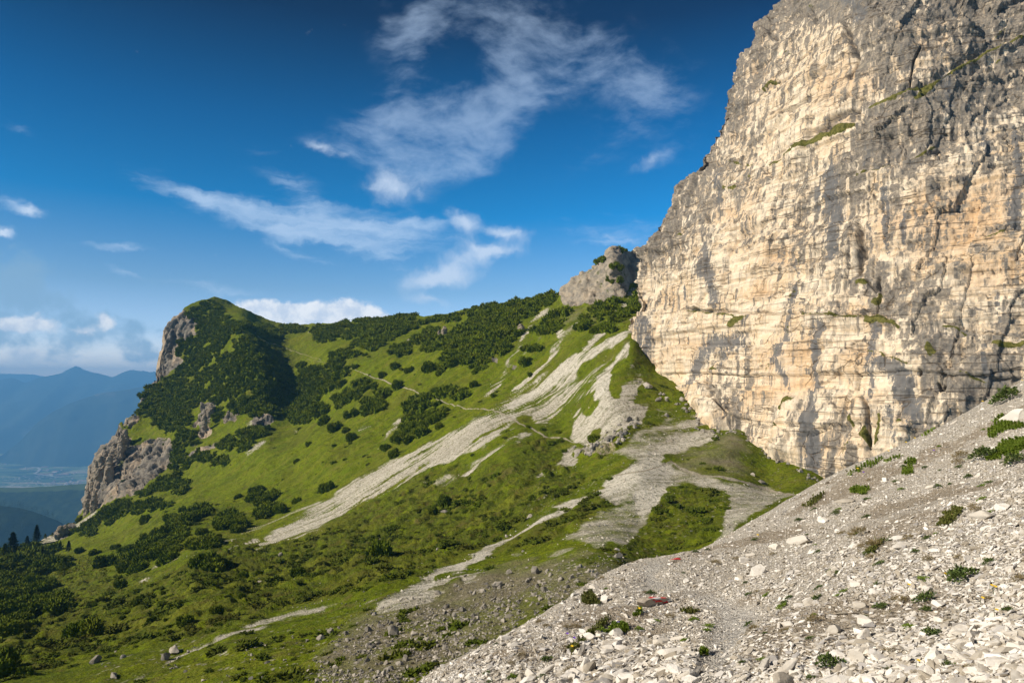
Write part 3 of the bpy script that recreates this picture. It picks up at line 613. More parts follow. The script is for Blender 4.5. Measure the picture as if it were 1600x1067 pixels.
# wall-face relief drawn as lines: ledges (rock below stands out), cracks, overhangs
cv_ck, cv_gr, cv_st, cv_oc, cv_led, cv_but = (canvas() for _ in range(6))
LEDG = [(k4([(560,690),(640,650),(700,610),(790,560),(860,525),(910,520)]), 7), (k4([(960,460),(1040,430),(1130,385),(1250,345),(1330,290),(1440,230),(1550,185),(1600,165)]), 6), (k4([(870,750),(940,725),(1010,715),(1120,680),(1230,630)]), 3),
 (k4([(390,690),(480,690)]), 3), (k4([(440,750),(490,740)]), 2.5), (k4([(520,375),(580,345)]), 4), (k4([(610,220),(650,240)]), 2.5), (k4([(1480,155),(1545,120)]), 3), (k4([(1580,100),(1600,85)]), 4), (k4([(1450,280),(1520,250)]), 2),
 (k5([(500,295),(600,300),(750,305),(840,300),(920,320),(990,360)]), 5), (k5([(960,520),(1050,570)]), 4), (k5([(830,485),(900,490),(930,520)]), 3), (k5([(1290,600),(1410,640)]), 3), (k5([(1180,350),(1250,350),(1310,390)]), 4), (k5([(1450,440),(1600,440)]), 8),
 (k3([(860,330),(1000,350),(1040,355),(1150,370),(1180,365)]), 3), (k4([(1430,1000),(1520,965)]), 3), (k4([(360,790),(400,790)]), 4), (k4([(150,970),(170,970)]), 3), (k4([(1200,630),(1230,632)]), 3)]
CRK = [(k4([(850,100),(870,140),(880,180),(905,200),(915,250),(905,290),(880,330)]), 4), (k4([(740,550),(790,545),(820,500),(870,470),(915,455)]), [4,9,9,5,3]), (k4([(1100,395),(1200,360),(1250,340),(1290,320)]), [3,6,6,3]), (k4([(1170,200),(1140,250),(1130,330),(1120,380)]), 2),
 (k4([(905,925),(925,960),(925,1060)]), [3,7,8]), (k5([(780,0),(770,40),(760,70)]), [7,5,3]), (k5([(790,100),(830,150),(860,90)]), 2.5), (k5([(850,100),(855,270)]), 3), (k4([(610,480),(660,480),(710,430)]), 2.5), (k4([(730,60),(745,100)]), 5), (k4([(545,80),(550,150),(580,160)]), 3),
 (k5([(810,725),(845,760),(850,860),(855,980)]), [2,3,3,3]), (k3([(1000,690),(1030,740),(1060,770),(1030,800)]), [4,9,10,5]), (k3([(1060,820),(1080,860)]), 6), (k4([(390,440),(400,380)]), 1.5), (k4([(700,380),(760,330),(800,290)]), 1.8), (k4([(830,460),(870,400),(960,420)]), 1.5),
 (k4([(910,590),(940,580)]), 3), (k4([(280,900),(285,925)]), 4), (k5([(1310,360),(1400,375),(1500,395),(1600,405)]), 2), (k5([(1200,330),(1300,350)]), 1.5), (k4([(1450,720),(1600,690)]), 1.5), (k4([(900,740),(1060,690),(1250,640)]), 1.5), (k3([(870,325),(1000,345)]), 3),
 (k5([(690,470),(830,480)]), 1.5), (k5([(1100,620),(1110,590)]), 2), (k13([(910,130),(940,200),(960,150)]), 3), (k5([(0,272),(400,292),(590,296),(800,290)]), 1.6)]
for pts, wd in CRK: stroke(cv_ck, pts, wd)
for pts, wd in LEDG: stroke(cv_gr, pts, wd)
GRP = [k5([(790,320),(850,280),(900,300),(960,325),(990,365),(930,340),(860,335),(800,335)]), k5([(600,300),(640,285),(750,300),(740,318),(690,310),(640,320)]), k5([(730,110),(790,100),(800,130),(740,130)]), k5([(810,220),(840,150),(860,160),(850,240)]), k5([(1120,430),(1140,440),(1180,490),(1150,530),(1110,460)]),
 k5([(400,780),(440,710),(490,730),(440,750),(410,785)]), k13([(165,430),(200,400),(240,480),(220,520)]), k13([(265,580),(330,470),(350,540),(365,690),(340,640),(300,600)]), k13([(580,460),(610,425),(650,460),(600,470)]), k13([(380,660),(440,390),(460,390),(430,600)]), k13([(100,720),(160,600),(165,650),(120,720)]),
 k4([(660,640),(740,590),(790,570),(850,520),(915,520),(850,560),(780,590),(700,635)]), k4([(1060,420),(1130,385),(1250,350),(1230,385),(1150,440),(1130,430),(1170,395),(1100,415)]), k3([(1100,370),(1160,375),(1100,430),(1080,420)]), k3([(1030,640),(1060,610),(1090,650)]), k5([(360,890),(385,820),(390,850)]), k4([(710,40),(750,20),(745,40)])]
for g_ in GRP: poly(cv_gr, g_, 1)
stroke(cv_gr, k5([(450,0),(440,120),(410,240),(430,300),(395,430),(350,540),(330,590)]), 2.2, .75)
STN = [(k3([(985,20),(1000,310)]), 15, .8), (k3([(870,220),(860,330)]), 10, .7), (k3([(660,380),(680,480),(660,600)]), 18, .75), (k5([(440,0),(430,250),(400,420),(380,520),(420,640),(425,680)]), [8,9,14,18,8,4], .85), (k5([(590,350),(570,470),(575,640),(545,850),(540,1066)]), [18,12,13,24,26], 1.0), (k5([(850,330),(850,420),(850,600),(855,740)]), [24,14,11,7], .85),
 (k5([(520,310),(535,440)]), 7, .6), (k5([(900,540),(1000,600),(1040,740),(1080,830)]), [20,34,36,22], .95), (k5([(0,100),(40,0)]), 20, .7), (k5([(30,0),(40,240)]), [16,10], .85), (k5([(530,180),(540,230)]), 8, .6), (k4([(790,720),(800,860),(800,1060)]), [34,26,20], .9), (k4([(1020,800),(1030,1060)]), [14,8], .8), (k4([(1100,870),(1100,1010)]), [8,10], .85),
 (k4([(1560,540),(1580,700),(1560,950)]), [10,16,24], .85), (k4([(1430,470),(1440,640)]), [10,20], .7), (k4([(960,920),(965,1030)]), 8, .7), (k4([(340,700),(340,860)]), 14, .7), (k4([(730,760),(720,860)]), 12, .7), (k5([(1470,180),(1475,330)]), 9, .75), (k5([(1400,450),(1420,640)]), [8,16], .8), (k5([(1470,560),(1480,640)]), 14, .7), (k3([(1130,500),(1000,500),(960,600),(900,720)]), [34,34,22,12], .75),
 (k5([(60,450),(140,440),(130,540)]), [30,36,20], .5), (k5([(690,1000),(700,1066)]), 8, .6), (k13([(520,360),(560,590)]), 22, .6), (k4([(970,560),(940,700)]), 7, .6), (k4([(1290,440),(1260,330)]), 20, .6), (k4([(860,10),(930,40),(900,80)]), 20, .7)]
for pts, wd, v in STN: stroke(cv_st, pts, wd, v, .9)
for (x, y, r, v) in [(1500,330,60,.7),(1560,420,40,.6),(1340,560,22,.5),(1230,560,40,.5),(1250,600,30,.7),(1195,612,22,.9),(1212,400,18,.8),(1185,450,14,.9),(1172,460,10,.9),(1410,350,40,.7),(1500,360,70,.7),(1440,60,40,.5),(1330,130,40,.5),(1320,480,20,.3),(1580,620,20,.7),(1200,620,30,.6),(1060,545,30,.3),(1045,470,20,.4),(1370,630,20,.5),(1300,700,30,.4),(1180,110,20,.5),(1150,330,30,.5),(1560,300,40,.5)]:
    stroke(cv_oc, [(x-r*.7, y+r*.1), (x+r*.7, y-r*.1)], r, v, .9)
# buttresses standing out from the foot of the wall
poly(cv_but, k3([(940,830),(950,730),(1000,660),(1060,610),(1110,650),(1130,720),(1130,900),(1060,925),(1000,930)]), 1.0)
poly(cv_but, k5([(400,800),(450,700),(490,730),(500,800),(490,1000),(380,1010),(340,980)]), .9); poly(cv_but, k5([(700,1066),(750,830),(800,725),(840,760),(850,1066)]), 1.0); poly(cv_but, k5([(980,870),(1040,840),(1060,900),(1020,1000),(960,960)]), .7); poly(cv_but, k4([(870,960),(905,925),(925,960),(910,1066),(850,1066)]), .8)
poly(cv_but, k4([(580,500),(700,330),(740,180),(830,110),(900,200),(905,300),(890,450),(800,520),(700,600),(590,640)]), .7)
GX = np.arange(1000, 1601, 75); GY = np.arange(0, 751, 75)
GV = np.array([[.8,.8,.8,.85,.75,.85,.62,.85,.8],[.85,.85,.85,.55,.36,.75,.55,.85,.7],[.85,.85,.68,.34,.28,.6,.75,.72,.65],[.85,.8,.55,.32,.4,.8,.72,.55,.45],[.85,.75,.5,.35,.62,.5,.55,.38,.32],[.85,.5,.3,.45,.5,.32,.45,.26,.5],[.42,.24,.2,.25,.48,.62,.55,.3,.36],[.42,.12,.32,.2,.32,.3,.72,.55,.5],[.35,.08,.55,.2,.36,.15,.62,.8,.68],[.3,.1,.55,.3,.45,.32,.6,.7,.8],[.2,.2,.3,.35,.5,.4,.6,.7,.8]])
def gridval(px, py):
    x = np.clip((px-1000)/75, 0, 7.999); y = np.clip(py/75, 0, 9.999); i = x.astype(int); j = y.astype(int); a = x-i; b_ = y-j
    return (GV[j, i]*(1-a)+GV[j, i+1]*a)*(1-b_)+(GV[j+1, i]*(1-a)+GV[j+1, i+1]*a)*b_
PW = unproj(PXw, PYw, Yw)
# the end of the wall turns away behind its edge
e0 = PW[:, 0]
wr = np.array([e0+np.array([.62, .78, 0])*(k/nw)**1.4*70 for k in range(nw, 0, -1)]).transpose(1, 0, 2)
PW = np.concatenate([wr, PW], 1)
PXf = np.concatenate([np.repeat(PXw[:, :1], nw, 1), PXw], 1); PYf = np.concatenate([np.repeat(PYw[:, :1], nw, 1), PYw], 1)
# the top leans back into a summit plateau above the frame
tp = np.array([PW[-1]+np.array([.5*k, .8*k, .25*k]) for k in (4, 10, 20, 40, 80)])
PW = np.concatenate([PW, tp], 0); PXf = np.concatenate([PXf, np.repeat(PXf[-1:], 5, 0)], 0); PYf = np.concatenate([PYf, np.repeat(PYf[-1:], 5, 0)], 0)
nW = normals(PW)
if nW[300, 300, 1] > 0: nW = -nW
log('wall base')
wv = np.stack([fbm(PW, 6, 4, .6, 51), fbm(PW, 6, 4, .6, 52)], -1)
qx = PXf+wv[..., 0]*6; qy = PYf+wv[..., 1]*5
aw = {}
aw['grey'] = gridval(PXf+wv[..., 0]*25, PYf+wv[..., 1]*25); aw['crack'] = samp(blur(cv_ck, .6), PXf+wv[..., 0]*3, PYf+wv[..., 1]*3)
aw['moss'] = samp(blur(cv_gr, 1.2), qx, qy); aw['stain'] = samp(blur(cv_st, 2.5), PXf+wv[..., 0]*4, PYf); aw['ochre'] = samp(blur(cv_oc, 6), qx, qy)
bt = samp(blur(cv_but, 4.5), PXf+wv[..., 0]*3, PYf+wv[..., 1]*3)
rough = np.clip(aw['grey']*1.1, .12, 1)
dip = PW.copy(); dip[..., 2] = PW[..., 2]+PW[..., 0]*.10+PW[..., 1]*.02
d = fbm(PW, (26, 26, 44), 4, .5, 61)*2.6
d += fbm(PW, (7, 7, 26), 4, .55, 62, ridged=True)*1.6*rough
st1 = fbm(dip, (60, 60, 6.5), 4, .55, 63)
lay = dip[..., 2]/4.2+fbm(PW, 40, 3, .5, 64)*.8; lf = lay-np.floor(lay); lid = hsh(np.floor(lay).astype(np.int64), np.floor(lay).astype(np.int64)*0, np.floor(lay).astype(np.int64)*0, 9)/4294967295.
d += st1*1.0+(lid-.5)*1.5*sstep(fbm(PW, 30, 2, .5, 65), -.5, .1)+sstep(lf, .88, 1)*.35
for wl_, am_, sd_ in ((1.7, .24, 301), (9.5, 1.6, 305)):
    l2 = dip[..., 2]/wl_+fbm(PW, 45, 3, .45, sd_)*.9; li = np.floor(l2).astype(np.int64); d += (hsh(li, li*0, li*0, sd_)/4294967295.-.5)*am_
# tall slabs split off by vertical joints, each with its own plane
jx = (PW[..., 0]*.45-PW[..., 1]*.9)+fbm(PW, (9, 9, 30), 3, .5, 310)*3.0; jz = dip[..., 2]/19.+fbm(PW, 20, 2, .5, 311)*.5; ji = np.floor(jx/8.5+hsh(np.floor(jz).astype(np.int64), np.zeros(jz.shape, np.int64), np.zeros(jz.shape, np.int64), 312)/4294967295.*3).astype(np.int64)
jr = hsh(ji, np.floor(jz).astype(np.int64), ji*0, 313)/4294967295.-.5; jf = jx/8.5; d += jr*1.9
f1, fe, rid = worley(PW+wv[..., [0, 1, 0]]*2.2, (9, 9, 17), 66); d += (rid-.5)*1.9*rough
f1, fe, rid = worley(PW+wv[..., [1, 0, 1]]*1.0, (2.8, 2.8, 3.6), 67); d += (rid-.5)*.75*rough
d += fbm(PW, 1.6, 3, .6, 68)*.38*rough+fbm(PW, (1.3, 1.3, 12), 3, .6, 69)*.30+fbm(dip, (9, 9, 1.1), 3, .6, 77)*.16+np.clip(fbm(dip, (16, 16, 2.6), 3, .6, 78, ridged=True)-.2, 0, 1)*.7
d += bt*1.7-aw['crack']*1.9+aw['moss']*.4
ledg = canvas()
for pts, wd in LEDG[:3]+LEDG[10:11]: stroke(ledg, [(x, y+4) for x, y in pts], np.asarray(wd)*1.6)
d += samp(blur(ledg, 3), qx, qy)*1.1*sstep(fbm(PW, 14, 3, .5, 74), -.3, .2)
over = canvas()
for pts, wd in LEDG[:3]+LEDG[10:11]: stroke(over, [(x-3, y-5) for x, y in pts], 5)
d -= samp(blur(over, 1.5), qx, qy)*1.1*sstep(fbm(PW, 14, 3, .5, 75), -.25, .25)
PW2 = PW+nW*d[..., None]
# crumbling outline of the leaning edge
cr = sstep(np.abs(np.arange(PW.shape[1])-nw)[None]*1.0, 60, 0)*(fbm(PW, (7, 7, 9), 4, .6, 91, ridged=True)*2.6)
PW2 = PW2+np.stack([-cr*.9, cr*0, cr*.3], -1)
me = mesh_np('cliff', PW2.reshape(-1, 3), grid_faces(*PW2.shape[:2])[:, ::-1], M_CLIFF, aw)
cliff = obj('cliff', me); tag(cliff, 'tall cream and grey limestone wall streaked with dark water stains', 'cliff', kind='structure')
log('wall mesh')
# ================================================================ THE NEAR SCREE
AP = [ # pixel, forward distance
 (1600,1067,2.5),(1300,1067,3.0),(1000,1067,3.7),(800,1067,4.5),(645,1062,5.6),(1800,1067,2.2),(1600,900,3.8),(1300,900,5.0),(1045,928,6.6),(900,990,5.7),(1100,1000,4.9),(1120,960,5.7),(1000,905,7.6),
 (1600,750,6.0),(1400,800,7.2),(1200,880,7.3),(1060,872,9.3),(990,879,9.2),(925,908,8.4),(860,948,7.6),(780,995,6.7),(1640,565,12.5),(1600,592,12.2),(1500,655,12.0),(1400,702,11.8),(1285,750,11.5),(1180,812,11.0),(1110,848,10.2),(1600,660,9),(1500,740,8.4),(1300,830,8.0),
 (1850,420,13),(1850,700,6),
 (1850,520,22),(1600,690,20),(1400,800,19),(1285,850,18),(1180,910,17),(1060,970,14),(925,1010,12.5),(780,1110,10),(645,1190,8),
 (1850,900,42),(1600,980,42),(1285,1090,40),(1060,1140,34),(925,1200,30),(645,1330,24)]
XA, YA, ZA = [], [], []
for px, py, Y in AP:
    a, b_ = ray(px, py); XA.append(a*Y); YA.append(Y); ZA.append(b_*Y)
for x, y, z in [(0,0,-1.65),(0,1.5,-1.68),(-2,0,-2.9),(2,0,-.45),(-3,3,-4.0),(-6,0,-6.2),(-6,6,-7.2),(4,-2,1.0),(0,-4,-1.5),(-5,-5,-5.6),(6,1,2.4),(9,3,4.6),(10,-4,4.8),(14,6,7.4),(-12,4,-11.5),(-12,14,-15),(-4,14,-11)]:
    XA.append(x); YA.append(y); ZA.append(z)
tpsA = TPS(np.stack([XA, YA], -1)/10, ZA, 1e-4)
azs = np.linspace(R(-78), R(64), 760); rr = np.geomspace(.9, 52, 780)
AZg, RRg = np.meshgrid(azs, rr)
PA = np.stack([RRg*np.sin(AZg), RRg*np.cos(AZg), RRg*0], -1)
PA[..., 2] = tpsA(PA[..., :2]/10)
ax_, ay_ = proj(PA)
cv_soil, cv_np, cv_big, cv_grn = (canvas() for _ in range(4))
poly(cv_np, k11([(1000,1000),(1150,700),(1200,560),(1240,470),(1050,380),(900,330),(700,330),(560,330),(700,250),(720,200),(640,170),(760,110),(900,110),(800,220),(900,300),(1100,340),(1350,400),(1550,440),(1500,560),(1350,760),(1400,1000)]), 1)
poly(cv_big, k11([(0,940),(100,830),(300,660),(420,640),(600,660),(800,680),(1100,740),(1060,850),(1130,1000),(1130,1100),(-200,1100),(-100,950)]), 1); poly(cv_big, k12([(200,1000),(350,700),(560,620),(900,620),(1250,540),(1400,430),(1600,300),(1900,200),(1900,1200),(1300,1200),(900,960),(500,1100)]), .9)
poly(cv_big, k11([(560,120),(720,100),(760,140),(640,200),(560,260),(560,330),(440,420),(330,400),(340,300)]), .55)
poly(cv_soil, k12([(-300,500),(0,300),(300,300),(600,330),(900,330),(1200,480),(1100,640),(900,600),(700,560),(500,640),(300,800),(100,900),(-200,1000),(-500,800)]), .75); poly(cv_soil, k8([(850,100),(1000,60),(1200,30),(1000,180),(700,230),(650,200)]), .6); poly(cv_soil, k8([(900,250),(1250,200),(1330,330),(1000,460),(850,400)]), .6)
poly(cv_soil, k11([(100,560),(400,400),(620,430),(900,470),(1100,520),(700,640),(300,640),(120,760),(0,760)]), .8); poly(cv_soil, k13([(650,560),(1000,540),(1320,500),(1300,760),(1100,680),(700,600)]), .7)
noA = fbm(PA, .8, 4, .6, 81)
soilN = lambda P_: sstep(fbm(P_, (1.5, .8, 1.2), 4, .6, 88), .02, .45)*.8
aa = {}
aa['soil'] = np.maximum(samp(blur(cv_soil, 14), ax_+noA*18, ay_+noA*10), soilN(PA)*(1-samp(blur(cv_big, 10), ax_, ay_))); aa['path'] = samp(blur(cv_np, 5), ax_+noA*10, ay_)
hid = (RRg < 1.8)
for k in aa: aa[k] = np.where(ay_ > 1190, .3, aa[k])
PA[..., 2] += fbm(PA, 1.3, 4, .5, 82)*.055+fbm(PA, .28, 3, .55, 83)*.018+fbm(PA, 4, 2, .5, 84)*.07*np.clip(RRg/8, 0, 1)+fbm(PA, .07, 2, .5, 86)*.006-sstep(samp(blur(cv_np, 16), ax_+noA*10, ay_), .2, .9)*.04
tr_ = fbm(np.stack([PA[..., 0]*.75+PA[..., 2]*.65, PA[..., 1], PA[..., 2]*0], -1), (2.0, .5, 1), 3, .5, 85); PA[..., 2] += tr_*.035
me = mesh_np('scree_slope', PA.reshape(-1, 3), grid_faces(*PA.shape[:2])[:, ::-1], M_NEAR, aa)
scree = obj('scree_slope', me); tag(scree, 'near slope of pale limestone scree crossed by a gravel path', 'scree', kind='structure')
nA = normals(PA); nA[nA[..., 2] < 0] *= -1
ax_, ay_ = proj(PA)
log('near scree')
def on_scree(px, py):
    """first surface point of the near slope met by the line of sight; None past its crest"""
    a, b_ = ray(px, py); j = (math.atan2(a, 1)-azs[0])/(azs[-1]-azs[0])*(len(azs)-1); j = int(round(j))
    if j < 1 or j > len(azs)-2: return None
    col = ay_[:, j]; i = int(np.argmax(col <= py))
    if i == 0 or RRg[i, j] > 17: return None
    return PA[i, j], nA[i, j], i, j
def scree_batch(px, py):
    """the same for arrays"""
    c = (px-800)/1067; dd = (533.5-py)/1067; y = math.cos(PITCH)-dd*math.sin(PITCH)
    j = np.clip(np.round((np.arctan2(c/y, 1)-azs[0])/(azs[-1]-azs[0])*(len(azs)-1)).astype(int), 1, len(azs)-2)
    first = np.empty(len(px), int)
    for s in range(0, len(px), 4000):
        first[s:s+4000] = np.argmax(ay_[:, j[s:s+4000]] <= py[None, s:s+4000], axis=0)
    ok = (first > 0) & (RRg[first, j] < 15.5)
    return PA[first, j], nA[first, j], ok

# ---------------------------------------------------------------- stones
def attr_mat(name, c1, c2, c3, nsc=9.0, bsc=30.0, bst=.5, bd=.01):
    m, T, b = newmat(name); g = T.new('ShaderNodeNewGeometry'); P = g.outputs['Position']; t = T.attr('tint')
    col = T.mix(T.sm(t, 0, .7), c1, c2); col = T.mix(T.sm(t, .72, 1), col, c3)
    col = T.mix(T.m('MULTIPLY', T.sm(T.noise(P, nsc, 5, .7), .48, .7), .55), col, T.mix(1.0, col, (.62, .57, .50), 'MULTIPLY'))
    T.link(col, b.inputs['Base Color']); bump(T, b, T.noise(P, bsc, 5, .7), bst, bd); return m
M_STONE = attr_mat('pale_limestone_stone', (.36, .315, .245), (.76, .72, .65), (.34, .32, .30))
M_GREYROCK = attr_mat('grey_limestone_block', (.22, .20, .165), (.40, .36, .30), (.16, .15, .14), 1.2, 5.0, .6, .08)
M_BROWNROCK = attr_mat('weathered_brown_rock', (.34, .285, .22), (.50, .44, .36), (.30, .27, .23), 14, 40, .8, .015)
def chip(seed, flat=.55):
    r = np.random.default_rng(seed); bm = bmesh.new()
    n = int(r.integers(9, 15))
    for i in range(n):
        v = r.normal(size=3); v /= np.abs(v).max()**.6*np.linalg.norm(v)**.4; v *= r.uniform(.75, 1)
        bm.verts.new((v[0]*.5, v[1]*.5*r.uniform(.6, .9), v[2]*.5*flat))
    bmesh.ops.convex_hull(bm, input=bm.verts); 
    for v in [v for v in bm.verts if not v.link_faces]: bm.verts.remove(v)
    bm.verts.index_update()
    V = np.array([v.co[:] for v in bm.verts]); F = np.array([[v.index for v in f.verts] for f in bm.faces if len(f.verts) == 3]); bm.free()
    return V, F
def chip_smooth(seed, flat, sub=1):
    """angular block with slightly worn edges, for the larger stones"""
    r = np.random.default_rng(seed); bm = bmesh.new(); bmesh.ops.create_icosphere(bm, subdivisions=4, radius=1.0)
    V = np.array([v.co[:] for v in bm.verts])
    for k in range(int(r.integers(20, 30))):
        n = r.normal(size=3); n /= np.linalg.norm(n); h = r.uniform(.40, .66); s = V@n-h; V -= np.outer(np.maximum(s, 0), n)
    V *= np.array([.95, .95*r.uniform(.6, .9), .95*flat])
    V += np.stack([fbm(V, .3, 4, .6, seed+a) for a in range(3)], -1)*.028
    F = np.array([[v.index for v in f.verts] for f in bm.faces]); bm.free(); return V, F
CHIPS = [chip(100+i, f) for i, f in enumerate([.5, .35, .6, .45, .7, .4, .55, .3, .65, .5, .42, .58])]
def frames(n, tilt, rng):
    """random orthonormal frames whose z leans round n"""
    m = len(n); z = n+rng.normal(size=(m, 3))*tilt; z /= np.linalg.norm(z, axis=1, keepdims=True)
    a = rng.normal(size=(m, 3)); x = np.cross(a, z); x /= np.linalg.norm(x, axis=1, keepdims=True); y = np.cross(z, x)
    return np.stack([x, y, z], 1)       # rows are the axes
def merge(protos, P, Fr, size, rng, sq=None):
    VV, FF, TT = [], [], []; off = 0; which = rng.integers(0, len(protos), len(P))
    for k, (v, f) in enumerate(protos):
        id_ = np.where(which == k)[0]
        if not len(id_): continue
        L = v[None]*size[id_][:, None, None]
        if sq is not None: L = L*sq[id_][:, None, :]
        W = np.einsum('nvk,nkj->nvj', L, Fr[id_])+P[id_][:, None]
        VV.append(W.reshape(-1, 3)); FF.append((f[None]+(np.arange(len(id_))*len(v))[:, None, None]+off).reshape(-1, f.shape[1])); off += len(id_)*len(v)
        TT.append(np.repeat(rng.uniform(0, 1, len(id_)), len(v)))
    return np.concatenate(VV), np.concatenate(FF), np.concatenate(TT)
rng = np.random.default_rng(11)
bigB, pathB = blur(cv_big, 6), blur(cv_np, 3)
soilB = blur(cv_soil, 10)
allP, allF, allS = [], [], []
for n, lo, hi, pw, mode in ((90000, .007, .022, 2.2, 'all'), (85000, .018, .055, 1.9, 'clean'), (22000, .035, .082, 2.2, 'big')):
    px = rng.uniform(560, 1750, n); py = rng.uniform(560, 1130, n)
    P, Nn, ok = scree_batch(px, py)
    big = samp(bigB, px, py); pth = samp(pathB, px, py); soil = np.maximum(samp(soilB, px, py), soilN(P)*(1-big))
    cl = fbm(P, .7, 3, .6, 44)*.5+.5
    if mode == 'all': keep = rng.uniform(0, 1, n) < .95-soil*.85
    elif mode == 'clean': keep = rng.uniform(0, 1, n) < np.clip((.4+cl*1.0)*(1-soil*.8)*(1-pth*.85)+big*.5, 0, 1)
    else: keep = rng.uniform(0, 1, n) < np.clip((.10+sstep(cl, .48, .72)*.35)*(1-soil*.7)*(1-pth*.95)+big*.75, 0, 1)
    ok &= keep; ok &= ~((P[:, 1] < 1.7))
    P, Nn, big = P[ok], Nn[ok], big[ok]
    t = rng.uniform(0, 1, len(P))**pw; s = lo*(hi/lo)**t
    if mode == 'big': s *= (.8+.35*big)*np.where(px[ok] > 1350, .8, 1)
    allP.append(P+Nn*(s*rng.uniform(-.16, .16, len(P)))[:, None]+np.array([0, 0, .0])); allF.append(frames(Nn, .28, rng)); allS.append(s)
P = np.concatenate(allP); Fr = np.concatenate(allF); s = np.concatenate(allS)
sq = np.stack([rng.uniform(1, 1.7, len(P)), np.ones(len(P)), rng.uniform(.7, 1.2, len(P))], -1)
V, F, Tt = merge(CHIPS, P, Fr, s, rng, sq)
log('gravel', len(P), 'stones', len(F), 'faces')
me = mesh_np('gravel', V, F, M_STONE, {'tint': Tt}, smooth=False)
tag(obj('gravel', me), 'loose pale limestone chips strewn over the near slope', 'gravel', kind='stuff')

# single larger stones, one object each
def stone_mesh(name, seed, flat, mat=None, tint=.5):
    v, f = chip_smooth(seed, flat); return mesh_np(name, v, f, mat or M_STONE, {'tint': np.full(len(v), tint)}, smooth=True)
def flat_shade_angle(me, ang=.5):
    try: me.set_sharp_from_angle(angle=ang)
    except Exception: pass
SM = []
for i in range(10):
    m_ = stone_mesh('limestone_chunk', 300+i, [.5, .62, .42, .7, .55, .35, .6, .48, .8, .5][i], tint=[.35, .55, .2, .45, .3, .62, .1, .42, .5, .85][i]); flat_shade_angle(m_); SM.append(m_)
def place(o, P, n, size, spin, tilt=.0, sink=.12, axes=(1, 1, 1)):
    z = Vector(n).normalized(); q = z.to_track_quat('Z', 'Y'); e = q.to_matrix() @ Euler((tilt, tilt*.6, spin)).to_matrix()
    o.rotation_euler = e.to_euler(); o.location = Vector(P)+z*(-sink*size*axes[2]*.5+size*axes[2]*.18); o.scale = [size*a for a in axes]
NOTED = [ # px, py, long side in photo pixels, length axis, height axis, spin deg, label, category
 (1590,655,64,1.7,.9,20,'flat grey slab lying on the green mat at the right edge of the scree','slab',3),
 (1530,808,70,1.9,.9,28,'long pale slab with a brown underside on the upper right scree','slab',4),
 (1566,796,26,1.2,1.0,0,'blocky pale stone touching the upper end of the long slab','stone',1),
 (1250,848,52,1.8,.9,25,'long low white rock leaning uphill in the middle of the scree','rock',0),
 (1212,857,24,1.3,1,10,'tan rounded stone at the lower end of the long low white rock','stone',3),
 (1270,862,24,1.5,.7,0,'bright white ragged stone just below the long low white rock','stone',5),
 (1320,784,44,2.0,.6,15,'thin beige slab sunk in the gravel above the middle of the scree','slab',2),
 (1186,897,26,1.1,1.1,60,'beige rounded boulder beside the pair of small white stones on the scree','boulder',8),
 (1172,885,16,1.1,1.0,0,'small knobbly white stone touching the beige rounded boulder','stone',1),
 (1172,868,13,1.2,1.0,40,'small white stone standing above the knobbly white stone','stone',0),
 (1412,853,44,1.5,.9,-10,'broad tan slab with a flat face on the right half of the scree','slab',7),
 (1335,856,26,1.5,.8,20,'pale stone resting beside the dry brown tuft left of the tan slab','stone',3),
 (1334,875,30,2.1,.7,5,'flat white flake just below the dry brown tuft','flake',2),
 (1074,909,14,1.1,1.0,0,'cream stone standing alone by the path above the painted rock','stone',1),
 (1540,898,44,2.3,.5,-22,'long narrow white sliver beside the leafy clump on the right','sliver',2),
 (1466,945,24,1.3,.9,5,'squarish light grey block in the brown soil on the right','block',1),
 (1540,1020,30,1.6,.9,-35,'large bright white wedge among the stones at the lower right','wedge',4),
 (1555,985,36,1.5,.7,-10,'broad white plate above the bright white wedge','plate',7),
 (1390,1040,17,1.5,1.0,60,'upright pale shard near the bottom edge, right of the leafy tuft','shard',8),
 (1335,1020,26,2.0,1.1,55,'pale pointed shard leaning uphill left of the small white heap','shard',2),
 (1222,1028,24,2.1,.8,50,'thin pale shard lying alone on the bare gravel near the bottom','shard',2),
 (944,940,18,1.2,1.1,0,'round topped white stone on the crest left of the painted rock','stone',8),
 (975,964,14,1.2,1.3,0,'small pointed white stone at the foot of the painted rock','stone',0),
 (932,1014,14,1.1,1.3,0,'dark brownish grey stone in the heap of white rubble','stone',9),
 (897,1008,15,1.6,.8,20,'bluish grey flat stone at the left end of the rubble heap','stone',6),
 (1010,1002,14,1.1,1.2,0,'squarish beige stone on the top right of the rubble heap','stone',3),
 (1106,980,22,2.2,.5,0,'low flat stone on the far edge of the path bend','stone',5)]
for px, py, L, ax, az_, sp_, lab, cat, k in NOTED:
    h = on_scree(min(px, 1700), py)
    if h is None: continue
    o = bpy.data.objects.new('limestone_'+cat if cat not in ('stone', 'rock') else 'limestone_chunk', SM[k]); C.objects.link(o)
    size = L/1067*h[0][1]/ax*.92; place(o, h[0], h[1], size, R(sp_), random.uniform(-.25, .25), .3, (ax, 1, az_)); tag(o, lab, cat)
cnt = 0; rng = np.random.default_rng(5); tries = 0
zones = lambda px, py: ('loose white stone in the rubble heap at the bottom of the frame', 'stones of the rubble heap') if px < 1110 and py > 985 else (('pale angular stone lying in the coarse scree at the lower right', 'stones of the coarse scree') if px > 1400 and py > 930 else ('pale stone half buried in the fine scree of the slope', 'stones half buried in the fine scree'))
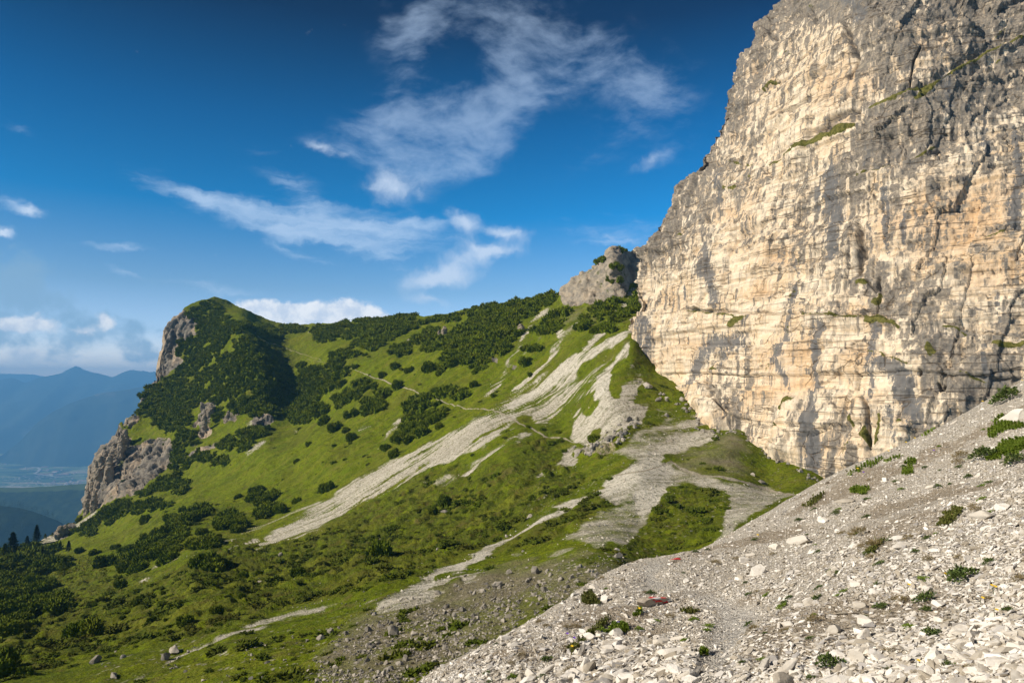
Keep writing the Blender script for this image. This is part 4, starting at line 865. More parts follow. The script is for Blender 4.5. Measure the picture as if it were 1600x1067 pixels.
while cnt < 230 and tries < 9000:
    tries += 1
    px = rng.uniform(600, 1640); py = rng.uniform(600, 1090); h = on_scree(px, py)
    if h is None or h[0][1] < 1.8: continue
    b_ = float(samp(bigB, np.array(px), np.array(py))); p_ = float(samp(pathB, np.array(px), np.array(py)))
    if rng.uniform() > .16*(1-p_)+b_*.9: continue
    o = bpy.data.objects.new('limestone_chunk', SM[int(rng.integers(0, 10))]); C.objects.link(o)
    size = rng.uniform(.055, .105)*(1.0 if h[0][1] < 6 else 1.25)*(.72 if px > 1350 else 1); place(o, h[0], h[1], size, rng.uniform(0, 6.28), rng.uniform(-.5, .5), .25, (rng.uniform(1, 1.6), 1, rng.uniform(.7, 1.2)))
    l, g = zones(px, py); tag(o, l, 'stone', g); cnt += 1

# the two trail marks
def mark_mat(name, c):
    m, T, b = newmat(name); g = T.new('ShaderNodeNewGeometry'); P = g.outputs['Position']
    T.link(T.mix(T.m('MULTIPLY', T.sm(T.noise(P, 30, 5, .75), .55, .68), .55), c, (.36, .31, .25)), b.inputs['Base Color']); b.inputs['Roughness'].default_value = .6; return m
M_RED, M_WHITE = mark_mat('red_paint', (.66, .06, .06)), mark_mat('white_paint', (.80, .78, .76))
def painted_rock(px, py, L, asp, hgt, seed, lab, bands, spin=0, sink=.2, mat=None, tint=.5):
    h = on_scree(px, py); v, f = chip_smooth(seed, .6); size = L/1067*h[0][1]
    v = v*np.array([size*.8, size*.8*asp, size*.8*hgt]); c_, s_ = math.cos(spin), math.sin(spin); v = np.stack([v[:, 0]*c_-v[:, 1]*s_, v[:, 0]*s_+v[:, 1]*c_, v[:, 2]], -1)
    me = mesh_np('painted_rock', v, f, mat or M_BROWNROCK, {'tint': np.full(len(v), tint)}); flat_shade_angle(me)
    o = obj('painted_rock', me, loc=tuple(h[0]-np.array([0, 0, sink*size]))); tag(o, lab, 'trail marker')
    me.update(); fn = np.array([p.normal[:] for p in me.polygons]); fc = v[f].mean(1)
    vn = np.array([q.vector[:] for q in me.vertex_normals]) if hasattr(me, 'vertex_normals') else v/np.linalg.norm(v, axis=1, keepdims=True)
    for (x0, x1, y0, y1, col, mt) in bands:
        q = fc/np.array([size*.5, size*.5*asp, 1]); wob = fbm(fc, size*.12, 3, .6, 3)*.16
        hv = (fc[:, 1]*.42+fc[:, 2]*.9)/(size*.5); sel = (q[:, 0] > x0+wob*2) & (q[:, 0] < x1+wob*2) & (hv > y0+wob*.7) & (hv < y1+wob*.7) & (fn[:, 2] > -.1)
        if not sel.any(): continue
        ff = f[sel]; ids = np.unique(ff); mp = np.full(len(v), -1); mp[ids] = np.arange(len(ids))
        pm = mesh_np('paint_mark', v[ids]+vn[ids]*.004, mp[ff], mt); pc = obj('paint_mark', pm, o); pc['label'] = col+' painted band of the trail mark'
painted_rock(1020, 946, 62, .6, .42, 417, 'weathered brown rock by the path with red, white and red trail paint on its top', [(-.1,.85,-.12,.05,'lower red',M_RED), (-.2,.95,.05,.125,'white',M_WHITE), (-.1,.8,.125,.9,'upper red',M_RED)], .1, -.10)
0 and painted_rock(1046, 934, 44, .6, .4, 413, 'low stone behind the brown rock with broad red and white paint stripes', [(-.9,.9,-.75,-.25,'red',M_RED), (-.9,.9,-.25,.2,'white',M_WHITE), (-.9,.9,.2,.9,'red',M_RED)], -.1, .02, M_STONE, .3)
painted_rock(1058, 878, 22, .7, .6, 412, 'small stone painted red where the path goes over the crest', [(-.9,.9,.1,.42,'red',M_RED), (-.9,.2,.42,.9,'white',M_WHITE)], .2, -.08)
log('stones')

# ---------------------------------------------------------------- plants of the scree
def leaf_mat(name, c1, c2, c3):
    m, T, b = newmat(name); t = T.attr('tint'); g = T.new('ShaderNodeNewGeometry')
    col = T.mix(T.sm(t, 0, .8), c1, c2); col = T.mix(T.sm(t, .86, 1), col, c3); T.link(col, b.inputs['Base Color']); b.inputs['Roughness'].default_value = .65; b.inputs['Specular IOR Level'].default_value = .3
    return m
M_LEAF = leaf_mat('alpine_leaf', (.040, .070, .014), (.10, .14, .028), (.16, .16, .05))
M_MAT = leaf_mat('cushion_leaf', (.085, .14, .010), (.17, .24, .018), (.22, .24, .04))
M_DRY = leaf_mat('dry_stalk', (.16, .12, .05), (.24, .18, .08), (.12, .14, .04))
M_YEL = leaf_mat('yellow_petal', (.75, .48, .02), (.85, .58, .03), (.8, .4, .02)); M_BLUE = leaf_mat('violet_petal', (.12, .05, .45), (.2, .08, .5), (.25, .1, .5))
def leaves(P, n, L, wd, rng, up=.8):
    """little folded leaves: P roots, n rough direction"""
    m = len(P); d = n*up+rng.normal(size=(m, 3))*.55; d /= np.linalg.norm(d, axis=1, keepdims=True)
    s = np.cross(d, rng.normal(size=(m, 3))); s /= np.linalg.norm(s, axis=1, keepdims=True); b = np.cross(d, s)
    L = L[:, None]; w_ = wd[:, None]
    V = np.stack([P, P+d*L*.5+s*w_+b*w_*.4, P+d*L, P+d*L*.5-s*w_+b*w_*.4], 1)
    F = np.arange(m*4).reshape(m, 4); return V.reshape(-1, 3), F, np.repeat(rng.uniform(0, 1, m), 4)
def clump_mesh(name, seed, n, rad, hgt, L, wd, mat, shape='dome'):
    r = np.random.default_rng(seed); a = r.uniform(0, 6.28, n); q = np.sqrt(r.uniform(0, 1, n)); lob = 1+.35*np.sin(a*3+seed)+.2*np.sin(a*5+seed*2)
    x, y = np.cos(a)*q*rad*lob, np.sin(a)*q*rad*lob; z = hgt*np.clip(1-q**2, 0, 1)*r.uniform(.2, 1, n)*(1+.5*np.sin(x/rad*7+seed)*np.sin(y/rad*6))
    P = np.stack([x, y, z], -1); nn = np.stack([x/rad*.8, y/rad*.8, np.ones(n)*.8], -1)
    V, F, T_ = leaves(P, nn, r.uniform(.6, 1.3, n)*L, r.uniform(.7, 1.2, n)*wd, r); return mesh_np(name, V, F, mat, {'tint': T_}, smooth=False)
TUFT = [clump_mesh('leafy_tuft', 1, 420, .5, .35, .16, .05, M_LEAF), clump_mesh('leafy_tuft', 2, 300, .5, .3, .2, .045, M_LEAF), clump_mesh('leafy_tuft', 3, 260, .5, .22, .15, .05, M_MAT), clump_mesh('dry_tuft', 4, 240, .5, .35, .34, .018, M_DRY), clump_mesh('leafy_tuft', 5, 160, .5, .2, .18, .07, M_LEAF)]
PLN = [(1295,1040,30,0,'bushy green clump with small leaves at the bottom edge of the scree'),(1505,905,36,0,'large dark green leafy clump beside the long narrow sliver on the right'),(1268,1062,12,1,'small green clump just below and left of the bottom bushy clump'),(1480,1040,16,4,'bright green rosette near the bottom right corner'),(1172,977,11,0,'round dark green clump alone on gravel right of the path'),
 (1290,1057,14,3,'dry brown stalks beneath the bushy clump at the bottom edge'),(1000,985,12,2,'bright green tuft among the gravel below the painted rock'),(1445,940,26,1,'low dark green clump spreading left of the squarish grey block'),(1545,880,14,1,'small fresh green sprig above the long narrow sliver'),(1575,625,34,0,'dark tufted grass on the upper right crest behind the grey slab'),
 (1585,722,26,0,'dark leafy clump at the right edge below the green mats'),(1342,838,24,3,'dry brownish tuft between the pale stones'),(1365,858,26,3,'spreading dry brown clump left of the tan slab'),(1392,845,10,0,'small dark green tuft at the left foot of the tan slab'),(1450,842,10,0,'neat dark green tuft right of the tan slab'),(1540,715,30,1,'loose dark clump under the upper green mat'),
 (1500,727,14,3,'reddish brown dry clump on the upper right scree'),(1504,716,20,3,'dry grey brown tuft left of the lower green mat'),(1118,882,12,3,'dry yellow tuft above the path on the open scree'),(1308,897,8,0,'tiny green tuft in the middle of the bare scree'),(1235,935,10,1,'tiny leafy tuft on the lower bare scree'),(1228,943,9,1,'tiny leafy tuft touching its neighbour on the lower bare scree'),(1085,970,14,2,'green tuft at the inner bend of the path')]
for px, py, L, k, lab in PLN:
    h = on_scree(px, py)
    if h is None: continue
    o = bpy.data.objects.new('dry_tuft' if k == 3 else 'leafy_tuft', TUFT[k]); C.objects.link(o); s_ = L/1067*h[0][1]
    place(o, h[0], h[1], s_, random.uniform(0, 6), 0, 0, (1, 1, .9)); tag(o, lab, 'plant')
rng = np.random.default_rng(9); cnt = 0
while cnt < 140:
    px = rng.uniform(680, 1640); py = rng.uniform(610, 1085); h = on_scree(px, py)
    if h is None or h[0][1] < 2: continue
    if samp(pathB, np.array(px), np.array(py)) > .3 or (samp(bigB, np.array(px), np.array(py)) > .5 and rng.uniform() > .2): continue
    k = int(rng.choice([0, 1, 2, 2, 3, 3, 3, 4])); o = bpy.data.objects.new('dry_tuft' if k == 3 else 'leafy_tuft', TUFT[k]); C.objects.link(o)
    s_ = rng.uniform(.02, .06)*(1+.1*h[0][1]*.5); place(o, h[0], h[1], s_, rng.uniform(0, 6), 0, 0, (1, 1, rng.uniform(.5, 1)))
    cnt += 1
    tag(o, 'small dry tuft rooted among the stones of the near scree' if k == 3 else 'small green tuft rooted among the stones of the near scree', 'plant', 'dry tufts on the scree' if k == 3 else 'green tufts on the scree')
MATS = [(k13([(1280,750),(1400,640),(1450,600),(1600,560),(1640,560),(1640,640),(1500,690),(1400,735)]), 'broad bright green cushion mat sloping down at the right edge', 'green'),
 (k13([(1320,570),(1340,480),(1400,380),(1450,370),(1440,430),(1560,450),(1620,440),(1620,475),(1480,495),(1400,520),(1360,570)]), 'green cushion mat wrapped round the flat grey slab', 'green'),
 (k13([(590,870),(630,790),(660,740),(700,740),(680,790),(650,850)]), 'small upright green cushion in the middle of the upper scree', 'green'),
 (k13([(120,885),(240,800),(330,770),(430,720),(400,770),(300,810),(200,850)]), 'long thin green strip along the crest of the scree', 'green'),
 (k13([(750,560),(800,510),(850,475),(860,490),(820,525)]), 'short green strip on the crest right of the rock wall foot', 'green'),
 (k13([(440,765),(500,730),(580,700),(560,720),(490,750)]), 'narrow green strip below the crest of the scree', 'green'),
 (k13([(150,1000),(200,970),(260,980),(300,1000),(270,1030),(200,1010)]), 'low leafy patch on the upper left of the scree', 'green'),
 (k8([(1245,330),(1270,290),(1320,255),(1350,260),(1310,300),(1270,325)]), 'yellow green moss cushion left of the long pale slab', 'moss'),
 (k8([(880,190),(890,165),(960,175),(930,195)]), 'small flat green patch high on the left scree', 'green'),
 (k8([(680,250),(720,215),(770,190),(760,210),(710,245)]), 'thin grassy strip beside the sunken beige slab', 'moss'),
 (k8([(945,445),(980,400),(1020,380),(1000,410),(970,440)]), 'dry mossy streak left of the tan slab', 'moss'),
 (k11([(350,640),(500,600),(560,580),(600,600),(590,640),(450,640)]), 'bright grass strip above the rubble heap', 'green'),
 (k11([(640,530),(660,490),(700,480),(690,510)]), 'small green clump left of the painted rock foot', 'green'),
 (k11([(170,770),(260,700),(320,640),(420,560),(480,540),(380,640),(250,720),(200,800)]), 'ragged strip of olive grass running down left of the rubble heap', 'moss'),
 (k11([(270,400),(330,340),(380,400),(400,440),(340,440),(280,420)]), 'yellowish dry grass patch on the crest left of the painted rock', 'moss'),
 (k11([(980,495),(1090,480),(1100,492),(1010,500)]), 'thin mossy line on the path bend', 'moss'), (k11([(1110,790),(1170,785),(1165,800),(1120,800)]), 'thin green patch lying flat on the gravel path', 'green'),
 (k8([(1440,55),(1480,25),(1560,-10),(1600,0),(1560,30),(1480,50)]), 'bright green cushion under the large pale rock at the right edge', 'green')]
M_MOSS = leaf_mat('olive_moss_leaf', (.07, .08, .012), (.13, .14, .025), (.19, .15, .05))
for pts, lab, kd in MATS:
    pts_ = np.array(pts); cvm = canvas(); poly(cvm, pts, 1); a0, a1 = pts_.min(0), pts_.max(0); area = max(60., (cvm > 0).sum())
    n = int(min(9000, 40+area*9)); px = rng.uniform(a0[0], a1[0], n*3); py = rng.uniform(a0[1], a1[1], n*3)
    nz = vnoise(px/5, py/5, px*0, 4)*4; inn = samp(cvm, px+nz, py+nz*.6) > .5; px, py = px[inn][:n], py[inn][:n]
    if len(px) < 5: continue
    P, Nn, ok = scree_batch(px, py); P, Nn = P[ok], Nn[ok]
    if len(P) < 5: continue
    Y = P[:, 1]; hump = (vnoise(P[:, 0]*9, P[:, 1]*9, P[:, 2]*9, 8)*.5+.6)*.035
    ctr = P.mean(0); V, F, T_ = leaves(P-ctr+Nn*(hump*rng.uniform(.2, 1, len(P)))[:, None], Nn, rng.uniform(.012, .028, len(P))*(Y/6)**.5, rng.uniform(.004, .008, len(P))*(Y/6)**.5, rng, .9)
    o = obj('cushion_plant', mesh_np('cushion_plant', V, F, M_MAT if kd == 'green' else M_MOSS, {'tint': T_}, smooth=False), loc=tuple(ctr)); tag(o, lab, 'cushion plant')
def flower(px, py, mat, lab, grp):
    h = on_scree(px, py)
    if h is None: return
    s_ = .014*(h[0][1]/6)**.6; o = obj('wildflower', None, loc=tuple(h[0])); tag(o, lab, 'flower', grp)
    bm = bmesh.new(); bmesh.ops.create_cone(bm, segments=5, radius1=.0014, radius2=.001, depth=.05, cap_ends=True, matrix=Matrix.Translation((0, 0, .025))); me = bpy.data.meshes.new('stem'); bm.to_mesh(me); bm.free(); me.materials.append(M_LEAF); obj('stem', me, o)
    V, F = [], []
    for k in range(7):
        a = k/7*6.283; c_, s2 = math.cos(a), math.sin(a); i = len(V); V += [(0, 0, .05), (c_*s_*.6-s2*s_*.3, s2*s_*.6+c_*s_*.3, .053), (c_*s_, s2*s_, .052), (c_*s_*.6+s2*s_*.3, s2*s_*.6-c_*s_*.3, .053)]; F.append([i, i+1, i+2, i+3])
    pm = mesh_np('petals', np.array(V), np.array(F), mat, {'tint': np.full(len(V), .5)}, smooth=False); pp = obj('petals', pm, o); pp.rotation_euler = (.35, 0, 0)
for px, py in k13([(1578,85),(1098,322),(690,568),(465,675),(1255,262),(205,820),(610,602)])+k8([(485,368),(1468,605),(1265,548)])+k12([(1370,350),(1380,517),(1287,430),(1027,248),(772,332),(835,885)])+k11([(678,483),(205,755)]): flower(px, py+3, M_YEL, 'tiny yellow wildflower on a short stem in the scree', 'yellow wildflowers on the scree')
for px, py in k11([(525,582),(160,662),(210,697)])+k13([(1408,215),(848,680),(262,857)]): flower(px, py+3, M_BLUE, 'tiny violet wildflower on a short stem in the scree', 'violet wildflowers on the scree')
log('plants of the scree')
# ================================================================ DWARF PINES
def needle_mat(name, c1, c2, c3):
    m, T, b = newmat(name); t = T.attr('tint'); oi = T.new('ShaderNodeObjectInfo'); g = T.new('ShaderNodeNewGeometry')
    col = T.mix(T.m('MULTIPLY', t, 1.0), c1, c2); col = T.mix(T.m('MULTIPLY', oi.outputs['Random'], .45), col, T.mix(1.0, col, (.62, .62, .62), 'MULTIPLY')); col = T.mix(T.m('MULTIPLY', T.sm(T.noise(g.outputs['Position'], .12, 3, .6), .45, .7), .6), col, c3)
    T.link(col, b.inputs['Base Color']); b.inputs['Roughness'].default_value = .75
    return m
M_PINE = needle_mat('dwarf_pine_needles', (.060, .090, .006), (.150, .190, .010), (.155, .165, .012))
M_BARK = attr_mat('bark', (.07, .05, .035), (.12, .09, .065), (.09, .07, .05), 6, 20)
def bush(seed, n, hgt=.8, ll=1.0):
    """rounded clump of upright candle-like branch tips round a low dome; unit radius"""
    r = np.random.default_rng(seed)
    nl = int(r.integers(4, 8)); la = r.uniform(0, 6.28, nl); lr = np.sqrt(r.uniform(.02, .5, nl)); LX, LY = np.cos(la)*lr, np.sin(la)*lr; LR = r.uniform(.36, .6, nl); LH = r.uniform(.7, 1.15, nl)*hgt
    a = r.uniform(0, 6.28, n); q = np.sqrt(r.uniform(0, 1, n)); k = r.integers(0, nl, n)
    x = LX[k]+np.cos(a)*q*LR[k]; y = LY[k]+np.sin(a)*q*LR[k]; z = LH[k]*np.sqrt(np.clip(1-q**2, 0, 1))*.85
    d = np.stack([np.cos(a)*q*.75, np.sin(a)*q*.75, .55+.5*(1-q)], -1)+r.normal(size=(n, 3))*.16; d /= np.linalg.norm(d, axis=1, keepdims=True)
    P = np.stack([x, y, z], -1); L = ll*r.uniform(.22, .5, n)[:, None]; w_ = r.uniform(.08, .15, n)[:, None]*ll**.5
    s = np.cross(d, r.normal(size=(n, 3))); s /= np.linalg.norm(s, axis=1, keepdims=True); b = np.cross(d, s)
    B = [P-d*L*.35+s*w_*math.cos(t)+b*w_*math.sin(t) for t in (0, 2.094, 4.189)]
    Mx = [P+d*L*.35+s*w_*.85*math.cos(t+.5)+b*w_*.85*math.sin(t+.5) for t in (0, 2.094, 4.189)]
    V = np.stack(B+Mx+[P+d*L], 1); base = np.arange(n)[:, None]*7
    f = np.array([[0,1,4],[0,4,3],[1,2,5],[1,5,4],[2,0,3],[2,3,5],[3,4,6],[4,5,6],[5,3,6]])
    F = (base[:, :, None]+f[None]).reshape(-1, 3); T_ = np.repeat(r.uniform(0, 1, n), 7)
    V = V.reshape(-1, 3); off = len(V)
    # domes added inside to block light; darker tint imitates shade between the tips
    dv, df = [], []
    for i in range(nl):
        for ring, (h, rad) in enumerate(((-.35, 1.0), (.35, .92), (.7, .62), (.88, .2))):
            for j in range(7):
                t = j/7*6.283+ring*.4; dv.append((LX[i]+math.cos(t)*rad*LR[i]*.92, LY[i]+math.sin(t)*rad*LR[i]*.92, h*LH[i]*.92))
        o_ = off+i*28
        for ring in range(3):
            for j in range(7):
                A_, B_ = o_+ring*7+j, o_+ring*7+(j+1) % 7; df += [(A_, B_, B_+7), (A_, B_+7, A_+7)]
        for j in range(1, 6): df.append((o_+21, o_+21+j, o_+22+j))
    V = np.concatenate([V, np.array(dv)]); F = np.concatenate([F, np.array(df)]); T_ = np.concatenate([T_, np.full(len(dv), .3)])
    return V, F, T_
BUSH = [bush(40+i, 95) for i in range(7)]; BUSHHI = [bush(60+i, 420, .85, .6) for i in range(5)]
BM = [mesh_np('dwarf_pine', v, f, M_PINE, {'tint': t}, smooth=False) for v, f, t in BUSH]; BMH = [mesh_np('dwarf_pine', v, f, M_PINE, {'tint': t}, smooth=False) for v, f, t in BUSHHI]
# ellipse patches px, py, rx, ry, tilt and polygons of thickets; spacing factor, size in metres
G_SPUR, G_RIDGE, G_MID, G_LOW, G_CRAG, G_EDGE = ('dwarf pines of the thicket on the headland spur', 'dwarf pines along the ridge', 'dwarf pines scattered on the middle slope', 'dwarf pines low on the grassy slope', 'dwarf pines round the crag by the rock wall', 'dwarf pines in the dark thicket at the left edge')
THICK = [(k1([(920,290),(940,270),(1000,250),(1060,228),(1090,240),(1160,325),(1240,345),(1170,390),(1100,480),(1040,540),(960,600),(880,660),(1000,600),(1100,520),(1180,470),(1270,450),(1330,500),(1400,560),(1450,640),(1440,700),(1380,760),(1300,800),(1200,780),(1130,735),(1020,720),(960,770),(940,830),(870,870),(800,850),(720,800),(665,775),(740,720),(790,640),(870,590),(930,520),(880,480),(900,430),(990,395),(980,335)]), 2.3, G_SPUR),
 (k1([(1270,370),(1340,345),(1420,380),(1390,410),(1300,400)]), 2.6, G_SPUR), (k1([(1400,350),(1500,360),(1500,385),(1420,385)]), 2.6, G_SPUR), (k1([(1120,360),(1240,330),(1240,360),(1170,385)]), 2.6, G_SPUR), (k1([(1160,430),(1260,400),(1280,430),(1180,470)]), 2.5, G_SPUR),
 (k1([(885,890),(940,860),(965,900),(900,920)]), 2.2, G_SPUR), (k1([(1050,780),(1110,765),(1130,800),(1080,830)]), 2.3, G_SPUR), (k1([(945,930),(1000,925),(980,950)]), 2.2, G_SPUR), (k1([(880,930),(940,940),(930,985),(880,1030),(870,1000)]), 2.4, G_SPUR), (k1([(1090,960),(1140,910),(1180,940),(1140,970)]), 2.4, G_SPUR),
 (k1([(1190,880),(1260,850),(1340,870),(1300,910),(1250,920)]), 2.5, G_SPUR), (k1([(1330,770),(1380,750),(1420,790),(1360,810)]), 2.5, G_SPUR), (k1([(980,985),(1040,980),(1040,1010),(990,1015)]), 2.5, G_SPUR), (k1([(1060,1010),(1150,1000),(1140,1040),(1070,1040)]), 2.5, G_SPUR), (k1([(1190,940),(1270,930),(1250,970),(1200,975)]), 2.5, G_SPUR),
 (k1([(1500,600),(1600,560),(1600,760),(1540,830),(1480,830),(1440,780),(1500,700)]), 2.8, G_MID), (k1([(715,660),(760,650),(760,680),(720,690)]), 2.5, G_SPUR), (k1([(850,1050),(900,1000),(970,1010),(940,1066),(850,1066)]), 2.4, G_SPUR), (k1([(1500,540),(1560,560),(1540,600),(1500,580)]), 2.6, G_MID),
 (k2([(300,350),(440,340),(430,400),(340,440),(290,400)]), 2.5, G_RIDGE), (k2([(490,325),(510,312),(640,308),(620,325),(540,330)]), 2.5, G_RIDGE), (k2([(440,340),(560,335),(640,320),(720,300),(800,295),(770,330),(900,310),(1000,295),(1020,320),(870,330),(760,370),(720,400),(640,440),(600,470),(530,460),(490,440),(560,380),(480,360)]), 2.5, G_RIDGE),
 (k2([(430,380),(540,370),(520,400),(430,420)]), 2.6, G_RIDGE), (k2([(1010,290),(1040,275),(1150,250),(1250,240),(1400,205),(1520,183),(1500,215),(1430,260),(1370,310),(1320,310),(1280,330),(1330,350),(1310,400),(1260,450),(1240,490),(1190,480),(1140,560),(1080,600),(1070,570),(1110,530),(960,560),(910,550),(960,500),(940,460),(890,470),(830,470),(850,430),(930,430),(1000,370),(1060,350),(1070,300)]), 2.5, G_RIDGE),
 (k2([(830,400),(910,340),(910,420),(860,425),(780,440),(790,410)]), 2.6, G_RIDGE), (k2([(0,340),(100,360),(60,400),(0,395)]), 2.6, G_RIDGE), (k2([(120,350),(200,345),(240,370),(200,385),(130,370)]), 2.6, G_RIDGE),
 (k2([(670,490),(720,440),(780,435),(780,480),(720,500)]), 2.5, G_MID), (k2([(240,620),(250,560),(290,560),(360,580),(450,630),(380,660),(330,700),(300,730),(230,715),(260,660)]), 2.6, G_MID), (k2([(380,720),(400,700),(480,650),(560,625),(600,650),(540,690),(470,720),(430,755),(390,745)]), 2.6, G_MID),
 (k2([(540,760),(560,710),(620,690),(650,670),(670,690),(640,740),(660,750),(580,795),(550,790)]), 2.4, G_MID), (k2([(150,790),(190,740),(250,735),(240,770),(200,790),(290,790),(270,830),(190,830)]), 2.6, G_MID), (k2([(370,490),(470,460),(510,490),(450,530),(390,540)]), 2.6, G_MID), (k2([(350,545),(430,550),(480,575),(430,590),(400,570)]), 2.6, G_MID),
 (k2([(875,680),(930,665),(1030,660),(1045,700),(1000,718),(900,705)]), 2.3, G_MID), (k2([(760,720),(790,700),(850,710),(860,750),(840,780),(770,790),(770,760)]), 2.4, G_MID), (k2([(730,800),(770,780),(780,820),(740,830)]), 2.4, G_MID), (k2([(680,910),(720,860),(800,840),(855,845),(840,880),(760,925),(700,925)]), 2.5, G_MID), (k2([(820,820),(850,790),(900,780),(930,800),(870,835)]), 2.5, G_MID),
 (k2([(1395,370),(1440,330),(1510,315),(1530,340),(1480,390),(1410,390)]), 2.4, G_CRAG), (k2([(1480,300),(1500,265),(1560,270),(1550,290),(1500,305)]), 2.4, G_CRAG), (k2([(1350,470),(1370,450),(1430,450),(1420,475)]), 2.4, G_CRAG),
 (k10([(440,870),(500,780),(600,740),(640,690),(720,690),(710,790),(640,910),(580,920)]), 2.2, G_CRAG), (k10([(900,680),(940,620),(1020,620),(1010,710)]), 2.2, G_CRAG), (k10([(690,940),(740,840),(800,810),(900,720),(1000,720),(990,790),(900,850),(800,900),(750,950)]), 2.3, G_CRAG),
 (k10([(290,1040),(330,960),(400,940),(430,1000),(380,1050)]), 2.3, G_CRAG), (k10([(370,930),(400,870),(460,890),(420,940)]), 2.3, G_CRAG), (k10([(520,1050),(560,1010),(680,980),(700,1010),(640,1060)]), 2.3, G_CRAG), (k10([(20,890),(80,800),(150,810),(200,830),(120,860),(60,890)]), 2.3, G_CRAG), (k10([(0,960),(60,920),(110,940),(60,1000),(0,1030)]), 2.3, G_CRAG), (k10([(740,150),(760,125),(820,160),(800,165)]), 1.8, G_CRAG), (k10([(530,285),(560,260),(640,255),(610,285)]), 1.8, G_CRAG), (k10([(690,350),(700,300),(740,310),(730,350)]), 1.6, G_CRAG), (k10([(640,470),(700,450),(740,480),(710,505)]), 1.6, G_CRAG),
 (k6([(355,310),(450,260),(560,190),(620,155),(650,170),(600,210),(500,270),(420,330)]), 2.4, G_LOW), (k6([(540,260),(640,180),(740,170),(870,160),(830,190),(740,210),(620,230),(560,275)]), 2.4, G_LOW), (k6([(690,130),(800,60),(900,30),(880,90),(800,110),(720,140)]), 2.4, G_LOW), (k6([(850,120),(900,70),(950,60),(930,110)]), 2.4, G_LOW),
 (k6([(1255,130),(1290,110),(1380,130),(1350,170),(1290,175)]), 2.4, G_LOW), (k6([(600,440),(640,400),(730,370),(760,340),(820,320),(870,290),(860,240),(940,220),(1030,180),(1030,230),(990,260),(900,310),(940,330),(920,360),(850,370),(900,430),(840,470),(760,460),(700,500),(620,510)]), 2.3, G_LOW), (k6([(1090,260),(1130,220),(1190,230),(1220,270),(1180,310),(1110,300)]), 2.3, G_LOW), (k6([(980,380),(1000,330),(1060,350),(1090,370),(1020,400)]), 2.3, G_LOW),
 (k6([(1300,220),(1340,190),(1410,180),(1400,220),(1320,250)]), 2.3, G_LOW), (k6([(1000,490),(1020,460),(1130,470),(1100,500),(1020,505)]), 2.0, G_LOW), (k6([(440,330),(480,300),(470,330)]), 2.2, G_LOW), (k6([(330,850),(380,810),(450,790),(440,820),(380,860)]), 2.0, G_LOW),
 (k6([(-200,640),(-100,540),(0,520),(100,540),(240,570),(310,640),(320,700),(200,720),(120,740),(50,790),(-60,760),(-200,780)]), 2.2, G_EDGE), (k6([(-100,470),(20,440),(140,420),(280,400),(250,440),(330,500),(240,520),(120,510),(0,500)]), 3.4, G_EDGE), (k6([(0,400),(60,350),(110,330),(160,330),(200,310),(150,350),(100,390),(40,430),(0,440)]), 2.4, G_EDGE), (k6([(-100,1000),(10,990),(40,1020),(-50,1040)]), 2.0, G_EDGE), (k6([(20,820),(80,780),(130,790),(60,830)]), 2.2, G_EDGE)]
